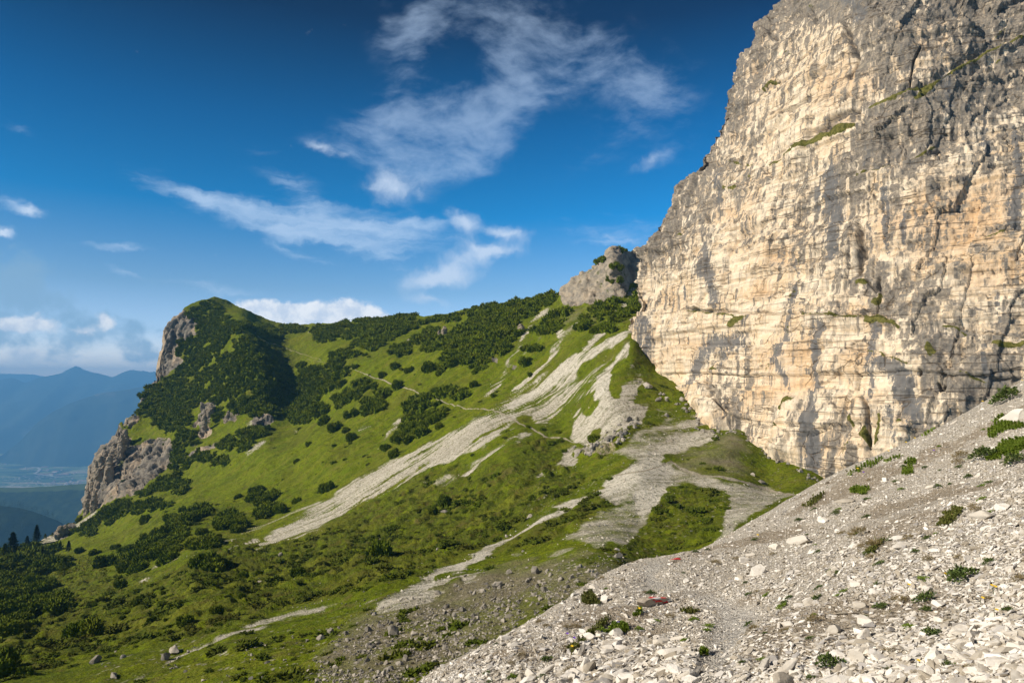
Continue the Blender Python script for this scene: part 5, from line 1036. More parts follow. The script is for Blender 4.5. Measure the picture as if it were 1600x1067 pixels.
SINGLE = [ # px, py (middle), width in photo pixels, label
 (595,862,46,'large dark dwarf pine alone in the heath below the long scree band'),(672,800,20,'small dark dwarf pine above the large lone one in the heath'),(697,782,22,'low dwarf pine up and right of its twin in the middle of the heath'),(512,762,24,'dark dwarf pine on the upper edge of the long scree band'),(505,760,20,'dwarf pine touching its neighbour at the upper edge of the long scree band'),(508,857,14,'tiny dwarf pine left of the large lone one in the heath'),
 (383,896,24,'dark dwarf pine in the heath below the thin scree tongue'),(287,970,24,'round dark dwarf pine in the lower left heath'),(238,967,14,'small round dwarf pine left of the larger one in the lower heath'),(340,953,26,'compact dwarf pine in the lower left heath nearest the stony gully'),(466,894,24,'dark dwarf pine below the stone tongue in the central heath'),(379,932,14,'small dwarf pine between two larger ones in the heath'),(218,940,22,'small dark dwarf pine above the lower left heath'),(186,910,22,'low dwarf pine just under the lower end of the scree band'),(193,963,12,'tiny dark dwarf pine in the lower left heath'),(461,872,14,'little dwarf pine beside a pale stone in the heath'),(405,896,14,'small dwarf pine left of the central heath one'),(143,945,14,'tiny dwarf pine on the far left heath'),(40,1048,22,'low dwarf pine in the bottom left corner grass'),(325,911,14,'tiny low pine under the scree ribbon in the heath'),
 (928,683,22,'round green dwarf pine inside the scree fan above the boulder train'),(871,674,12,'tiny dark dwarf pine on the grass triangle beside the path'),(822,562,22,'dwarf pine halfway down the turf left of the scree runnel'),(827,585,10,'tiny dwarf pine by the narrow runnel of stones'),(572,493,0,''),
 (556,572,14,'small dwarf pine under the path on the headland side'),(617,571,18,'dwarf pine above the middle of the path'),(600,587,16,'dwarf pine just left of the path, half way along it'),(625,600,20,'low dwarf pine above the bend of the path'),(642,578,16,'small oval dwarf pine above the path'),(687,580,20,'dark round dwarf pine above the path, uphill of the flat thicket'),(673,572,24,'pale topped dwarf pine uphill of the path'),(738,600,16,'small dwarf pine right of the flat thicket'),(770,617,9,'tiny dwarf pine near the foot of the runnel'),(715,565,20,'elongated dwarf pine below the ridge thicket'),(685,628,16,'flat dwarf pine just under the path'),(602,698,18,'small dwarf pine at the head of a pale scar'),(692,662,22,'bright edged dwarf pine right of the pair of round ones'),
 (503,640,30,'flat dwarf pine on the grass of the middle slope'),(550,645,22,'dwarf pine right of the flat one on the middle slope'),(525,665,30,'round dwarf pine in the middle of the open grass'),(507,657,24,'low dwarf pine touching the round one on the open grass'),(552,684,20,'dark dwarf pine below the round one on the open grass'),(540,672,14,'small dwarf pine between two larger ones on the open grass'),(617,708,20,'pale dwarf pine low on the open grass'),(482,694,12,'tiny dwarf pine on the lower open grass'),(523,695,9,'tiny dark dwarf pine below the open grass pair'),(463,720,12,'tiny dwarf pine low on the bright grass'),(572,553,9,'tiny dwarf pine high on the open turf'),(570,488,0,''),
 (267,834,16,'tiny dwarf pine on the lower left grass'),(285,795,14,'little dwarf pine left of the large low thicket'),(317,830,18,'dwarf pine below the left end of the low thicket'),(340,838,14,'small dwarf pine at the foot of the low thicket'),(150,862,18,'low dwarf pine on the lower left grass'),(226,812,22,'pale green dwarf pine in the middle of the left grass'),(126,860,16,'small dwarf pine beside the lone young spruce'),(183,853,16,'low clump on the dark lower left grass'),(370,775,16,'dark dwarf pine below the crown shaped one'),(466,780,16,'small dwarf pine above the scree edge'),(165,878,30,'broad low dwarf pine on the lower left grass')]
blurS = blur(cv_scree, 3); rng = np.random.default_rng(77); spots = []
def try_add(px, py, rad, grp, acc, spf, label=None):
    P, n, i, j = on_slope(px, py)
    for Q, r_ in acc:
        if abs(Q[0]-P[0]) < spf and abs(Q[1]-P[1]) < spf*1.3 and (Q[0]-P[0])**2+(Q[1]-P[1])**2+(Q[2]-P[2])**2 < spf**2: return False
    acc.append((P, rad)); spots.append((P, n, rad, grp, label)); return True
for pts, rad, grp in THICK:
    pts_ = np.array(pts); cvm = canvas(); poly(cvm, pts, 1); a0, a1 = pts_.min(0), pts_.max(0); area = float((cvm > 0).sum()); acc = []
    Yc = on_slope(*pts_.mean(0))[0][1]; npl = int(area*(Yc/1067)**2/(rad*.62)**2*7)+6
    for _ in range(min(npl, 6000)):
        px, py = rng.uniform(a0[0], a1[0]), rng.uniform(a0[1], a1[1])
        nz = float(vnoise(np.array(px/7), np.array(py/7), np.array(0.), 4))*3.5
        if samp(cvm, np.array(px+nz), np.array(py+nz*.7)) < .5: continue
        try_add(px, py+rad*.25*1067/Yc*.4, rad*rng.uniform(.8, 1.6), grp, acc, rad*1.42)
acc = []; rs = np.random.default_rng(15)
for _ in range(420):
    px, py = rs.uniform(130, 930), rs.uniform(525, 1000)
    if vnoise(np.array(px/55), np.array(py/40), np.array(0.), 12) < rs.uniform(-.3, .5) or py > 1000-px*.25 or py < 700-px*.25: continue
    if samp(blurS, np.array(px), np.array(py)) > .2: continue
    P = on_slope(px, py)[0]; try_add(px, py, rs.uniform(.5, 1.5)*min(1, P[1]/220+.2), G_MID, acc, 1.5)
for px, py, wd, lab in SINGLE:
    if not wd: continue
    P = on_slope(px, py+wd*.2)[0]; try_add(px, py+wd*.22, wd/2/1067*P[1], 'dwarf pines standing apart', acc, .1, lab)
log('pines', len(spots))
def pine_frame(n, spin):
    z = Vector((n[0]*.7, n[1]*.7, n[2]*.7+.6)).normalized(); return z.to_track_quat('Z', 'Y').to_matrix() @ Matrix.Rotation(spin, 3, 'Z')
size = np.array([s[2]/max(s[0][1], 1)*(3 if s[4] else 1) for s in spots]); order = np.argsort(-size)
indiv = set(order[:290].tolist()); VV, FF, TT, off = [], [], [], 0
GL = {G_SPUR: 'dark green dwarf pine in the dense thicket on the headland spur', G_RIDGE: 'dark green dwarf pine in the belt of bushes along the ridge', G_MID: 'dark green dwarf pine in a clump on the sunlit middle slope', G_LOW: 'dark green dwarf pine in a clump low on the grassy slope', G_CRAG: 'dark green dwarf pine on the steep ground beside the crag', G_EDGE: 'very dark dwarf pine in the thicket at the left edge'}
for i, (P, n, rad, grp, lab) in enumerate(spots):
    Mr = pine_frame(n, rng.uniform(0, 6.28)); hz = rng.uniform(.75, 1.2)*(1.25 if lab else 1)
    if i in indiv:
        o = bpy.data.objects.new('dwarf_pine', (BMH if P[1] < 300 or lab else BM)[i % 5]); C.objects.link(o)
        o.rotation_euler = Mr.to_euler(); o.scale = (rad, rad, rad*hz); o.location = Vector(P)-Vector(n)*rad*.08
        tag(o, lab or GL[grp], 'dwarf pine', None if lab else grp)
    else:
        v, f, t = BUSH[i % 7]; W = (v*np.array([rad, rad, rad*hz]))@np.array(Mr).T+P-n*rad*.08
        VV.append(W); FF.append(f+off); TT.append(np.clip(t*.8+rng.uniform(0, .3), 0, 1)); off += len(v)
if VV: tag(obj('dwarf_pine_thicket', mesh_np('dwarf_pine_thicket', np.concatenate(VV), np.concatenate(FF), M_PINE, {'tint': np.concatenate(TT)}, smooth=False)), 'dark green thickets of dwarf pine covering the ridge and the headland spur', 'dwarf pine thicket', kind='stuff')
log('pines placed', off)

# ---------------------------------------------------------------- low heath tussocks between (uncountable)
hv, hf, ht_, off = [], [], [], 0; rng = np.random.default_rng(3); lowb = [bush(90+i, 46, .75) for i in range(5)]; hB = blur(cv_heath, 4); sB = blur(cv_scree, 2)
for k in range(7500):
    px, py = rng.uniform(-20, 1180), rng.uniform(600, 1067)
    if rng.uniform() > samp(hB, np.array(px), np.array(py))*.9+.10 or samp(sB, np.array(px), np.array(py)) > .25: continue
    P, n, i, j = on_slope(px, py)
    if vnoise(np.array(P[0]/14), np.array(P[1]/14), np.array(0.), 6) < rng.uniform(-.5, .4): continue
    s_ = rng.uniform(.35, .95)*(1 if P[1] > 90 else .7)*rng.choice([1, 1, 1.5]); Mr = pine_frame(n, rng.uniform(0, 6.28)); v, f, t = lowb[k % 5]
    hv.append((v*np.array([s_*1.25, s_*1.25, s_*.7]))@np.array(Mr).T+P-n*s_*.1); hf.append(f+off); ht_.append(t*.5+rng.uniform(0, .5)); off += len(v)
M_HEATH = needle_mat('heath_shrub_leaves', (.045, .065, .006), (.100, .125, .010), (.085, .070, .016))
tag(obj('heath_shrubs', mesh_np('heath_shrubs', np.concatenate(hv), np.concatenate(hf), M_HEATH, {'tint': np.concatenate(ht_)}, smooth=False)), 'low olive green heath shrubs covering the middle of the slope', 'heath', kind='stuff')
log('heath', off)

# ---------------------------------------------------------------- conifers at the left edge
M_SPR = needle_mat('spruce_needles', (.010, .022, .006), (.028, .048, .010), (.035, .055, .010))
def spruce(seed, hgt=10., fat=.24, n=1500):
    r = np.random.default_rng(seed); t = r.uniform(.06, 1, n)**.8; rad = hgt*fat*(1-t)**.75*(.55+.45*np.abs(np.sin(t*26)))*r.uniform(.25, 1.05, n)+.08
    a = r.uniform(0, 6.28, n); rad *= 1+.25*np.sin(a*3+seed+t*9)
    P = np.stack([np.cos(a)*rad, np.sin(a)*rad, t*hgt*.96], -1); d = np.stack([np.cos(a), np.sin(a), .1+t*.7], -1)+r.normal(size=(n, 3))*.2; d /= np.linalg.norm(d, axis=1, keepdims=True)
    s = np.cross(d, [0, 0, 1]); s /= np.linalg.norm(s, axis=1, keepdims=True); L = r.uniform(.35, .8, n)[:, None]*hgt/11; w_ = L*.34
    V = np.stack([P-d*L*.5, P+s*w_, P+d*L, P-s*w_, P+np.array([0, 0, 1])*L*.22], 1).reshape(-1, 3); b = (np.arange(n)*5)[:, None]
    F = np.concatenate([b+[0, 1, 4], b+[1, 2, 4], b+[2, 3, 4], b+[3, 0, 4]]); return V, F, np.repeat(r.uniform(0, 1, n), 5)
def trunk_mesh(h, r0):
    V, F = [], []
    for k in range(6):
        for j in range(7):
            a = j/7*6.283; rr_ = r0*(1-k/5.5); V.append((math.cos(a)*rr_+.05*math.sin(k), math.sin(a)*rr_, k/5*h))
    for k in range(5):
        for j in range(7): F.append((k*7+j, k*7+(j+1) % 7, k*7+7+(j+1) % 7, k*7+7+j))
    return mesh_np('trunk', np.array(V), np.array(F), M_BARK, {'tint': np.full(len(V), .4)})
for px, py, hp, fat, sd, lab, nm, cat in [(57,842,30,.26,1,'tallest dark spruce standing at the left edge against the valley','spruce_tree','tree'),(17,872,42,.34,2,'broad round crowned pine at the far left edge','pine_tree','tree'),(41,850,18,.32,3,'short spruce just left of the tallest one','spruce_tree','tree'),(6,878,30,.4,4,'bushy conifer cut by the left edge of the frame','pine_tree','tree'),(107,862,18,.3,5,'small lone spruce on the grass left of the scree chutes','spruce_tree','tree'),(30,866,16,.4,6,'low bushy conifer between the two taller trees at the left edge','pine_tree','tree'),
    (70,840,9,.4,7,'tiny young conifer on the skyline right of the tallest spruce','spruce_tree','tree'),(82,838,7,.45,8,'tiny shrub like conifer at the end of the row by the scree chutes','spruce_tree','tree'),(601,624,13,.25,9,'small pointed spruce rising out of a clump of dwarf pine under the path','spruce_tree','tree'),(632,662,12,.3,10,'small yellowish pointed conifer left of the pair of round dwarf pines','spruce_tree','tree'),(100,900,30,.45,11,'low spreading pale green conifer in the dark lower left heath','pine_tree','tree'),(202,798,13,.4,12,'pale green young larch in the row of dwarf pines on the left','larch_tree','tree'),(334,806,13,.4,13,'pale green young larch above the large low thicket','larch_tree','tree')]:
    P, n, i, j = on_slope(px, py); h = hp/1067*P[1]; v, f, t = spruce(sd, h, fat, 1500)
    o = obj(nm, None, loc=tuple(P-np.array([0, 0, h*.04]))); tag(o, lab, cat); obj('trunk', trunk_mesh(h*.9, h*.022), o)
    obj('crown', mesh_np('crown', v, f, M_PINE if fat > .39 or sd == 10 else M_SPR, {'tint': t}, smooth=False), o)

# ---------------------------------------------------------------- blocks, pinnacles
def block(seed, flat): 
    v, f = chip_smooth(seed, flat); v = v*1.05; v += np.stack([fbm(v, .4, 4, .6, seed+a, ridged=True) for a in range(3)], -1)*.05; m_ = mesh_np('limestone_block', v, f, M_GREYROCK, {'tint': np.full(len(v), (seed*37 % 100)/100.*.7)}); flat_shade_angle(m_, .6); return m_
BL = [block(500+i, [.8, .6, 1.0, .7, .9, .5][i]) for i in range(6)]
def put_block(px, py, wpx, k, lab, grp=None, hz=1., tall=1., name='boulder', cat='boulder'):
    P, n, i, j = on_slope(px, py); s_ = wpx/1067*P[1]; o = bpy.data.objects.new(name, BL[k]); C.objects.link(o)
    o.location = P+np.array([0, 0, s_*.12*tall]); o.scale = (s_, s_*.8, s_*hz*tall); o.rotation_euler = (random.uniform(-.3, .3)/tall, random.uniform(-.3, .3)/tall, random.uniform(0, 6.28)); tag(o, lab, cat, grp); return o
for a in [(592,845,7,0,'lone grey boulder on the upper edge of the large dwarf pine'),(694,801,9,1,'pale low boulder in the middle of the heath'),(683,859,6,2,'small grey stone in the heath near the scree tongue'),(837,895,13,3,'grey boulder with a lit top in the stony hollow'),(778,916,17,5,'broad flat pale boulder in the stony hollow'),(712,917,7,0,'first of two small white boulders on the upper rim of the hollow'),(719,921,7,1,'second and squarer of two small white boulders on the rim of the hollow'),(755,925,9,2,'dark boulder right of the two small white boulders'),
    (516,990,14,0,'pale grey boulder on the grass left of the stony hollow'),(617,993,17,3,'dark topped boulder in the grey rubble at the lower middle'),(500,997,10,2,'small dark boulder left of the pale grey one'),(622,976,8,1,'small dark boulder above the dark topped one'),(610,1046,10,4,'dark block near the bottom edge in the rubble'),(273,1018,19,5,'dark flat boulder in the grass of the lower left'),(259,1030,16,0,'dark block below the flat one in the lower left grass'),(178,1057,15,1,'grey boulder at the bottom of the lower left grass'),(147,1035,12,3,'pale pitted stone on the lower left grass'),
    (965,862,9,2,'upper stone of the small cairn like stack in the hollow grass'),(964,871,10,3,'lower stone of the small cairn like stack in the hollow grass'),(193,1027,8,4,'small pale stone among the grass of the lower left'),(439,868,7,0,'pale stone at the foot of the scree band'),(405,910,8,5,'pale flat stone in the heath'),(790,838,6,2,'small stone on the turf left of the scree ribbon'),(827,808,8,4,'brown stone above the scree ribbon'),(683,928,10,4,'rough stone in the upper part of the grey rubble'),(698,950,10,0,'reddish brown block in the grey rubble'),(796,963,11,1,'brown block near the right side of the grey rubble'),
    (1030,592,0,0,''),(1012,605,16,5,'square pale block on the green terrace under the rock wall'),(1030,626,10,1,'small pale block below the green terrace'),(1042,650,8,0,'small pale block on the turf above the pale chute'),(1065,625,9,2,'pale block at the very foot of the rock wall'),(1192,755,8,3,'pale boulder left of the path near the wall'),(1176,743,7,2,'dark small boulder above the path near the wall')]:
    if a[2]: put_block(*a)
rng = np.random.default_rng(21); random.seed(3)
for line, num, w0 in ((k3([(330,1050),(400,1035),(470,1000),(540,970),(600,900)]), 70, 5.5),):
    L = np.array(line)
    for k in range(num):
        t = rng.uniform(0, len(L)-1.001); i = int(t); p = L[i]+(L[i+1]-L[i])*(t-i)+rng.normal(size=2)*[7, 4.5]
        put_block(p[0], p[1], w0*rng.uniform(.5, 1.7), int(rng.integers(0, 6)), 'grey angular block in the train of boulders beside the scree fan', 'blocks of the boulder train', 1, 1.15)
foot = np.array([(996,592),(1030,612),(1060,626),(1088,640),(1096,666),(1125,674),(1152,670),(1185,694),(1222,716),(1255,732),(1282,746)], float)
for k in range(70):
    t = rng.uniform(0, len(foot)-1.001); i = int(t); p = foot[i]+(foot[i+1]-foot[i])*(t-i)+np.array([rng.uniform(-9, 3), rng.uniform(0, 9)])
    put_block(p[0], p[1], rng.uniform(2.5, 7), int(rng.integers(0, 6)), 'pale block fallen to the foot of the tall rock wall', 'blocks at the foot of the rock wall', 1)
cvb = canvas(); poly(cvb, k7([(-100,1066),(0,1000),(60,880),(150,800),(240,740),(500,660),(700,600),(900,560),(1100,520),(1500,440),(1300,640),(1000,780),(850,880),(600,980),(350,1090)]), 1)
cvb = blur(cvb, 12)
for k in range(150):
    while True:
        px, py = rng.uniform(440, 960), rng.uniform(880, 1066)
        if rng.uniform() < samp(cvb, np.array(px), np.array(py)): break
    put_block(px, py, rng.uniform(4, 10), int(rng.integers(0, 6)), 'grey block in the rubble filling the hollow below the slope', 'blocks of the hollow', 1)
# rubble too fine to count
def rubble(name, lab, n, sampler, lo, hi, pw, seed, mat=None):
    r = np.random.default_rng(seed); P, Nn, Sz = [], [], []
    for k in range(n):
        px, py, ok = sampler(r)
        if not ok: continue
        p, nn, i, j = on_slope(px, py); P.append(p); Nn.append(nn); Sz.append(lo*(hi/lo)**(r.uniform()**pw))
    P, Nn, Sz = np.array(P), np.array(Nn), np.array(Sz); V, F, T_ = merge(CHIPS, P+Nn*Sz[:, None]*.1, frames(Nn, .4, r), Sz, r, np.stack([r.uniform(1, 1.4, len(P)), np.ones(len(P)), r.uniform(1, 1.6, len(P))], -1))
    o = obj(name, mesh_np(name, V, F, mat or M_GREYROCK, {'tint': T_}, smooth=False)); tag(o, lab, 'rubble', kind='stuff')
spB = blur(cv_sparse, 10)
def s_hollow(r):
    px, py = r.uniform(380, 1000), r.uniform(860, 1067); return px, py, r.uniform() < samp(cvb, np.array(px), np.array(py))*np.clip(.85+1.3*vnoise(np.array(px/38), np.array(py/20), np.array(0.), 19), .04, 1)+.02
def s_turf(r):
    px, py = r.uniform(0, 1330), r.uniform(600, 1067); v = samp(spB, np.array(px), np.array(py)); c_ = vnoise(np.array(px/23), np.array(py/15), np.array(0.), 9); return px, py, r.uniform() < v*np.clip(.25+c_, 0, 1)
def s_scree(r):
    px, py = r.uniform(200, 1330), r.uniform(500, 960); v = samp(sB, np.array(px), np.array(py)); return px, py, r.uniform() < v
rubble('rubble', 'grey rubble strewn through the hollow below the slope', 30000, s_hollow, .07, .38, 2.2, 1)
rubble('scattered_stones', 'small stones scattered through the thin turf', 14000, s_turf, .12, .5, 2.4, 2)
M_SCR = attr_mat('pale_scree_stone', (.42, .38, .30), (.60, .56, .47), (.30, .27, .22), 3, 6, .4, .05)
rubble('scree_stones', 'pale stones lying on the scree bands', 16000, s_scree, .12, .55, 2.4, 3, M_SCR)
log('rubble')
def pinnacle(px, py, wpx, hpx, seed, lab, lean=0, mat=None, tint=.3, name='rock_pinnacle'):
    P, n, i, j = on_slope(px, py); u = P[1]/1067; r = np.random.default_rng(seed); nr_, nc_ = 44, 40; t = np.linspace(0, 1, nr_)[:, None]; a = np.linspace(0, 6.2832, nc_, endpoint=False)[None]
    rad = (1-t**3.2*.75)*(1+.10*np.sin(t*9+seed)); rad = np.where(t > .97, rad*.35, rad); X = np.cos(a)*rad*wpx*.5*u+lean*t*wpx*u; Y = np.sin(a)*rad*wpx*.5*u*1.0; Z = t*hpx*u-.22*hpx*u+0*a
    Q = np.stack([X+0*t, Y+0*t, Z], -1); k = wpx*u; d1, d2, rid = worley(Q+seed, (k*.42, k*.42, k*.6), seed); dd = (rid-.5)*k*.26+fbm(Q, k*.5, 5, .6, seed, ridged=True)*k*.13
    rd = np.stack([np.cos(a)+0*t, np.sin(a)+0*t, 0*a+0*t], -1); Q = Q+rd*dd[..., None]; Q[..., 2] += fbm(Q, k*.4, 3, .5, seed+4)*k*.10
    F = grid_faces(nr_, nc_+1); F = np.where((F % (nc_+1)) == nc_, F-nc_, F); F = (F//(nc_+1))*nc_+F % (nc_+1)
    V = np.concatenate([Q.reshape(-1, 3), Q[-1].mean(0)[None]+[0, 0, k*.05]]); cap = np.array([[(nr_-1)*nc_+q, (nr_-1)*nc_+(q+1) % nc_, nr_*nc_, nr_*nc_] for q in range(nc_)])
    ft = np.concatenate([F[:, [0, 1, 2]], F[:, [0, 2, 3]], cap[:, :3]]); o = obj(name, mesh_np(name, V, ft, mat or M_TAN, {'tint': np.full(len(V), tint)}, smooth=False), loc=tuple(P)); tag(o, lab, 'rock pinnacle'); return o
M_TAN = attr_mat('tan_limestone', (.27, .225, .17), (.38, .32, .235), (.16, .145, .125), .35, 1.2, .8, .6)
pinnacle(686, 528, 6, 16, 1, 'slim left hand tower of the paired rocks in the ridge bushes'); pinnacle(694, 522, 9, 16, 2, 'stout right hand tower of the paired rocks in the ridge bushes'); pinnacle(814, 518, 11, 16, 3, 'squat pale rock standing among the bushes left of the crag')
pinnacle(188, 712, 10, 44, 4, 'tall slender pinnacle at the top of the rock steps on the left', .1); pinnacle(176, 712, 12, 26, 5, 'blunt pinnacle left of the tall slender one'); pinnacle(163, 735, 9, 40, 6, 'thin leaning spire halfway down the rock steps'); pinnacle(152, 760, 18, 62, 7, 'massive tan tower halfway down the rock steps'); pinnacle(143, 765, 12, 36, 8, 'overhanging block at the outer edge of the rock steps')
pinnacle(133, 800, 11, 42, 9, 'lowest slab like tower at the foot of the rock steps', .15); pinnacle(146, 797, 9, 40, 10, 'narrow tower beside the lowest slab like one'); pinnacle(197, 690, 10, 26, 11, 'short broken tower right of the tall slender pinnacle'); pinnacle(172, 745, 12, 42, 13, 'dark ribbed tower right of the massive tan one')
pinnacle(319, 675, 9, 34, 14, 'grey ribbed rock in the gap of the headland bushes'); pinnacle(330, 650, 14, 24, 15, 'pale knobbly rock above the ribbed one on the headland'); pinnacle(352, 660, 9, 22, 16, 'pale leaning rock right of the knobbly one on the headland'); pinnacle(95, 838, 12, 20, 17, 'short dark rock step between the two scree chutes'); pinnacle(104, 832, 9, 16, 18, 'smaller rock step on the right of the dark one')

# ================================================================ THE VALLEY AND THE FAR RANGES
def far_mat(name, c1, c2, c3, s1, s2):
    m, T, b = newmat(name); g = T.new('ShaderNodeNewGeometry'); P = g.outputs['Position']
    col = T.mix(T.sm(T.noise(P, s1, 5, .6), .4, .6), c1, c2); col = T.mix(T.sm(T.noise(P, s2, 5, .6), .58, .66), col, c3)
    sc2 = T.attr('scar'); col = T.mix(sc2, col, (.62, .50, .44)); T.link(col, b.inputs['Base Color']); return m
M_FAR = far_mat('forested_mountain', (.022, .036, .022), (.045, .058, .035), (.14, .13, .09), .0012, .0009)
M_FARHILL = far_mat('spruce_forest_hill', (.012, .024, .012), (.022, .038, .018), (.03, .05, .02), .012, .006)
FLOOR = -1200.
def ridge(name, lab, crest, Y, base, slope_f, amp, wl, seed, mat, back=.7, nrow=90, ncol=420, scar=None, colfn=None):
    cr_ = np.array(crest, float); px = np.linspace(cr_[0, 0], cr_[-1, 0], ncol); py = np.interp(px, cr_[:, 0], cr_[:, 1]); Yc = Y if np.isscalar(Y) else np.interp(px, cr_[:, 0], Y)
    Cp = unproj(px, py, Yc+0*px); h = Cp[:, 2]-base; rows = []
    for t in np.linspace(1.15, 0, nrow):          # front, from the foot up
        q = Cp.copy(); q[:, 2] -= h*t; q[:, 1] -= h*t*slope_f; rows.append(q)
    for t in np.linspace(.03, 1.15, 24): q = Cp.copy(); q[:, 2] -= h*t*.9; q[:, 1] += h*t*back*2; rows.append(q)
    Q = np.array(rows); fr = np.clip(np.abs(np.arange(len(Q))-nrow+1)/14., .12, 1)[:, None]
    d = fbm(Q*np.array([1, .55, .3]), wl, 6, .52, seed, ridged=True)*amp*fr+fbm(Q, wl*.12, 4, .55, seed+5)*amp*.10
    Q[..., 1] -= d*.9; Q[..., 2] += d*.35
    at_ = {'scar': np.zeros(Q.shape[:2])}
    if scar: 
        x_, y_ = proj(Q); cvs = canvas(); [poly(cvs, s_, 1) for s_ in scar]; at_['scar'] = samp(blur(cvs, 1), x_+fbm(Q, 120, 3, .6, 3)*6, y_+fbm(Q, 120, 3, .6, 4)*6)*.8
    if colfn: at_.update(colfn(Q))
    o = obj(name, mesh_np(name, Q.reshape(-1, 3), grid_faces(*Q.shape[:2])[:, ::-1], mat, at_)); tag(o, lab, 'mountain', kind='structure'); return Q
ridge('far_mountains', 'palest distant range on the left horizon', [(-900,576),(-300,574),(-100,582),(0,584),(50,585),(80,590),(130,600),(260,615),(600,610),(1200,600)], 18500, FLOOR, 1.3, 200, 3800, 1, M_FAR)
ridge('main_range', 'blue forested range with a pointed summit', [(-1000,640),(-400,600),(-100,605),(0,594),(10,591),(20,590),(30,594),(38,598),(60,590),(95,583),(108,576),(118,571),(123,573),(130,577),(142,581),(155,583),(168,587),(175,589),(190,582),(205,577),(215,579),(225,578),(232,581),(250,580),(330,577),(600,580),(1200,580)], 14500, FLOOR, 1.55, 420, 2600, 2, M_FAR, scar=[k9([(385,540),(400,530),(450,545),(440,560),(410,590),(385,590)]), k9([(480,490),(530,470),(540,480),(500,500)])])
ridge('middle_range', 'nearer blue spur descending to the left', [(-900,860),(-300,760),(-60,735),(0,712),(30,690),(60,660),(80,645),(110,630),(150,616),(190,610),(260,598),(500,590),(1200,590)], 10500, FLOOR, .45, 260, 1900, 3, M_FAR)
def meadow(Q):
    x_, y_ = proj(Q); return {'meadow': np.clip(1-(y_-np.interp(x_, [-400, 0, 130, 400], [757, 760, 757, 740]))/13., 0, 1)*(y_ > 700)}
mm, Tm, bmn = newmat('meadow_and_forest'); gg = Tm.new('ShaderNodeNewGeometry'); Pm_ = gg.outputs['Position']; fo = Tm.mix(Tm.sm(Tm.noise(Pm_, .03, 5, .7), .4, .6), (.012, .026, .012), (.026, .045, .018))
Tm.link(Tm.mix(Tm.sm(Tm.m('ADD', Tm.attr('meadow'), Tm.m('MULTIPLY', Tm.m('SUBTRACT', Tm.noise(Pm_, .008, 5, .6), .5), 1.2)), .35, .5), fo, (.055, .085, .03)), bmn.inputs['Base Color'])
QM = ridge('meadow_hill', 'foothill with a meadow top and dark spruce below', [(-900,775),(-300,770),(0,762),(40,762),(75,760),(100,758),(140,755),(300,745),(700,745)], 3600, -1000, 1.3, 40, 420, 4, mm, colfn=meadow)
QH = ridge('spruce_hill', 'dark spruce covered hill below the meadow', [(-900,770),(-300,775),(0,790),(30,793),(55,800),(88,812),(120,830),(300,880),(700,900)], 2300, -900, 1.2, 30, 260, 5, M_FARHILL)
# spruce trees that clothe the foothills
v, f, t = spruce(30, 1., .26, 46); rngf = np.random.default_rng(4)
def plant_forest(name, lab, Q, n, hgt, r0, r1, cond=None):
    x_, y_ = proj(Q); sel = np.argwhere((x_ > -250) & (x_ < 330)); rws = sel[(sel[:, 0] >= r0) & (sel[:, 0] < r1)]
    if cond is not None: rws = rws[cond(x_[rws[:, 0], rws[:, 1]], y_[rws[:, 0], rws[:, 1]])]
    if not len(rws): return
    pick = rws[rngf.integers(0, len(rws), n)]; P = Q[pick[:, 0], pick[:, 1]]+rngf.normal(size=(n, 3))*[7, 7, 0]
    s_ = hgt*rngf.uniform(.7, 1.25, n); VV = (v[None]*s_[:, None, None]+P[:, None]).reshape(-1, 3); FF = (f[None]+(np.arange(n)*len(v))[:, None, None]).reshape(-1, 3)
    tag(obj(name, mesh_np(name, VV, FF, M_SPR, {'tint': np.tile(t, n)}, smooth=False)), lab, 'forest', kind='stuff')
plant_forest('spruce_forest', 'dark spruce forest covering the nearest foothill', QH, 5200, 19, 40, 92)
plant_forest('distant_forest', 'spruce trees lining the meadow on the farther foothill', QM, 2600, 19, 40, 92, lambda x, y: (y > 774+3*np.sin(x/17)) | ((y < 763) & (np.sin(x/9.)+np.sin(x/4.3) > .6)))
# valley floor: fields
mv, Tv, bv = newmat('valley_fields'); gv = Tv.new('ShaderNodeNewGeometry'); Pv = gv.outputs['Position']; vo = Tv.new('ShaderNodeTexVoronoi'); Tv.link(Tv.mapping(Pv, rot=(0, 0, .3), scale=(.0016, .0042, 1)), vo.inputs[0]); vo.inputs['Scale'].default_value = 1.0
sv_ = Tv.new('ShaderNodeSeparateColor'); Tv.link(vo.outputs[1], sv_.inputs[0]); fc_ = Tv.mix(sv_.outputs[0], (.06, .11, .035), (.22, .27, .09)); fc_ = Tv.mix(Tv.sm(sv_.outputs[1], .70, .8), fc_, (.40, .34, .20)); fc_ = Tv.mix(Tv.sm(sv_.outputs[2], .74, .8), fc_, (.03, .055, .02))
twn = Tv.m('MULTIPLY', Tv.sm(Tv.noise(Pv, .0011, 4, .6), .55, .62), Tv.sm(Tv.vor(Pv, .018), .35, .22)); fc_ = Tv.mix(twn, fc_, (.60, .56, .52)); Tv.link(fc_, bv.inputs['Base Color'])
gx, gy = np.meshgrid(np.linspace(-16000, 16000, 120), np.linspace(-6000, 26000, 120)); Gp = np.stack([gx, gy, FLOOR+fbm(np.stack([gx, gy, gx*0], -1), 1500, 3, .5, 6)*12], -1)
tag(obj('valley_ground', mesh_np('valley_ground', Gp.reshape(-1, 3), grid_faces(120, 120), mv, {})), 'broad valley floor with pale green fields', 'ground', kind='structure')
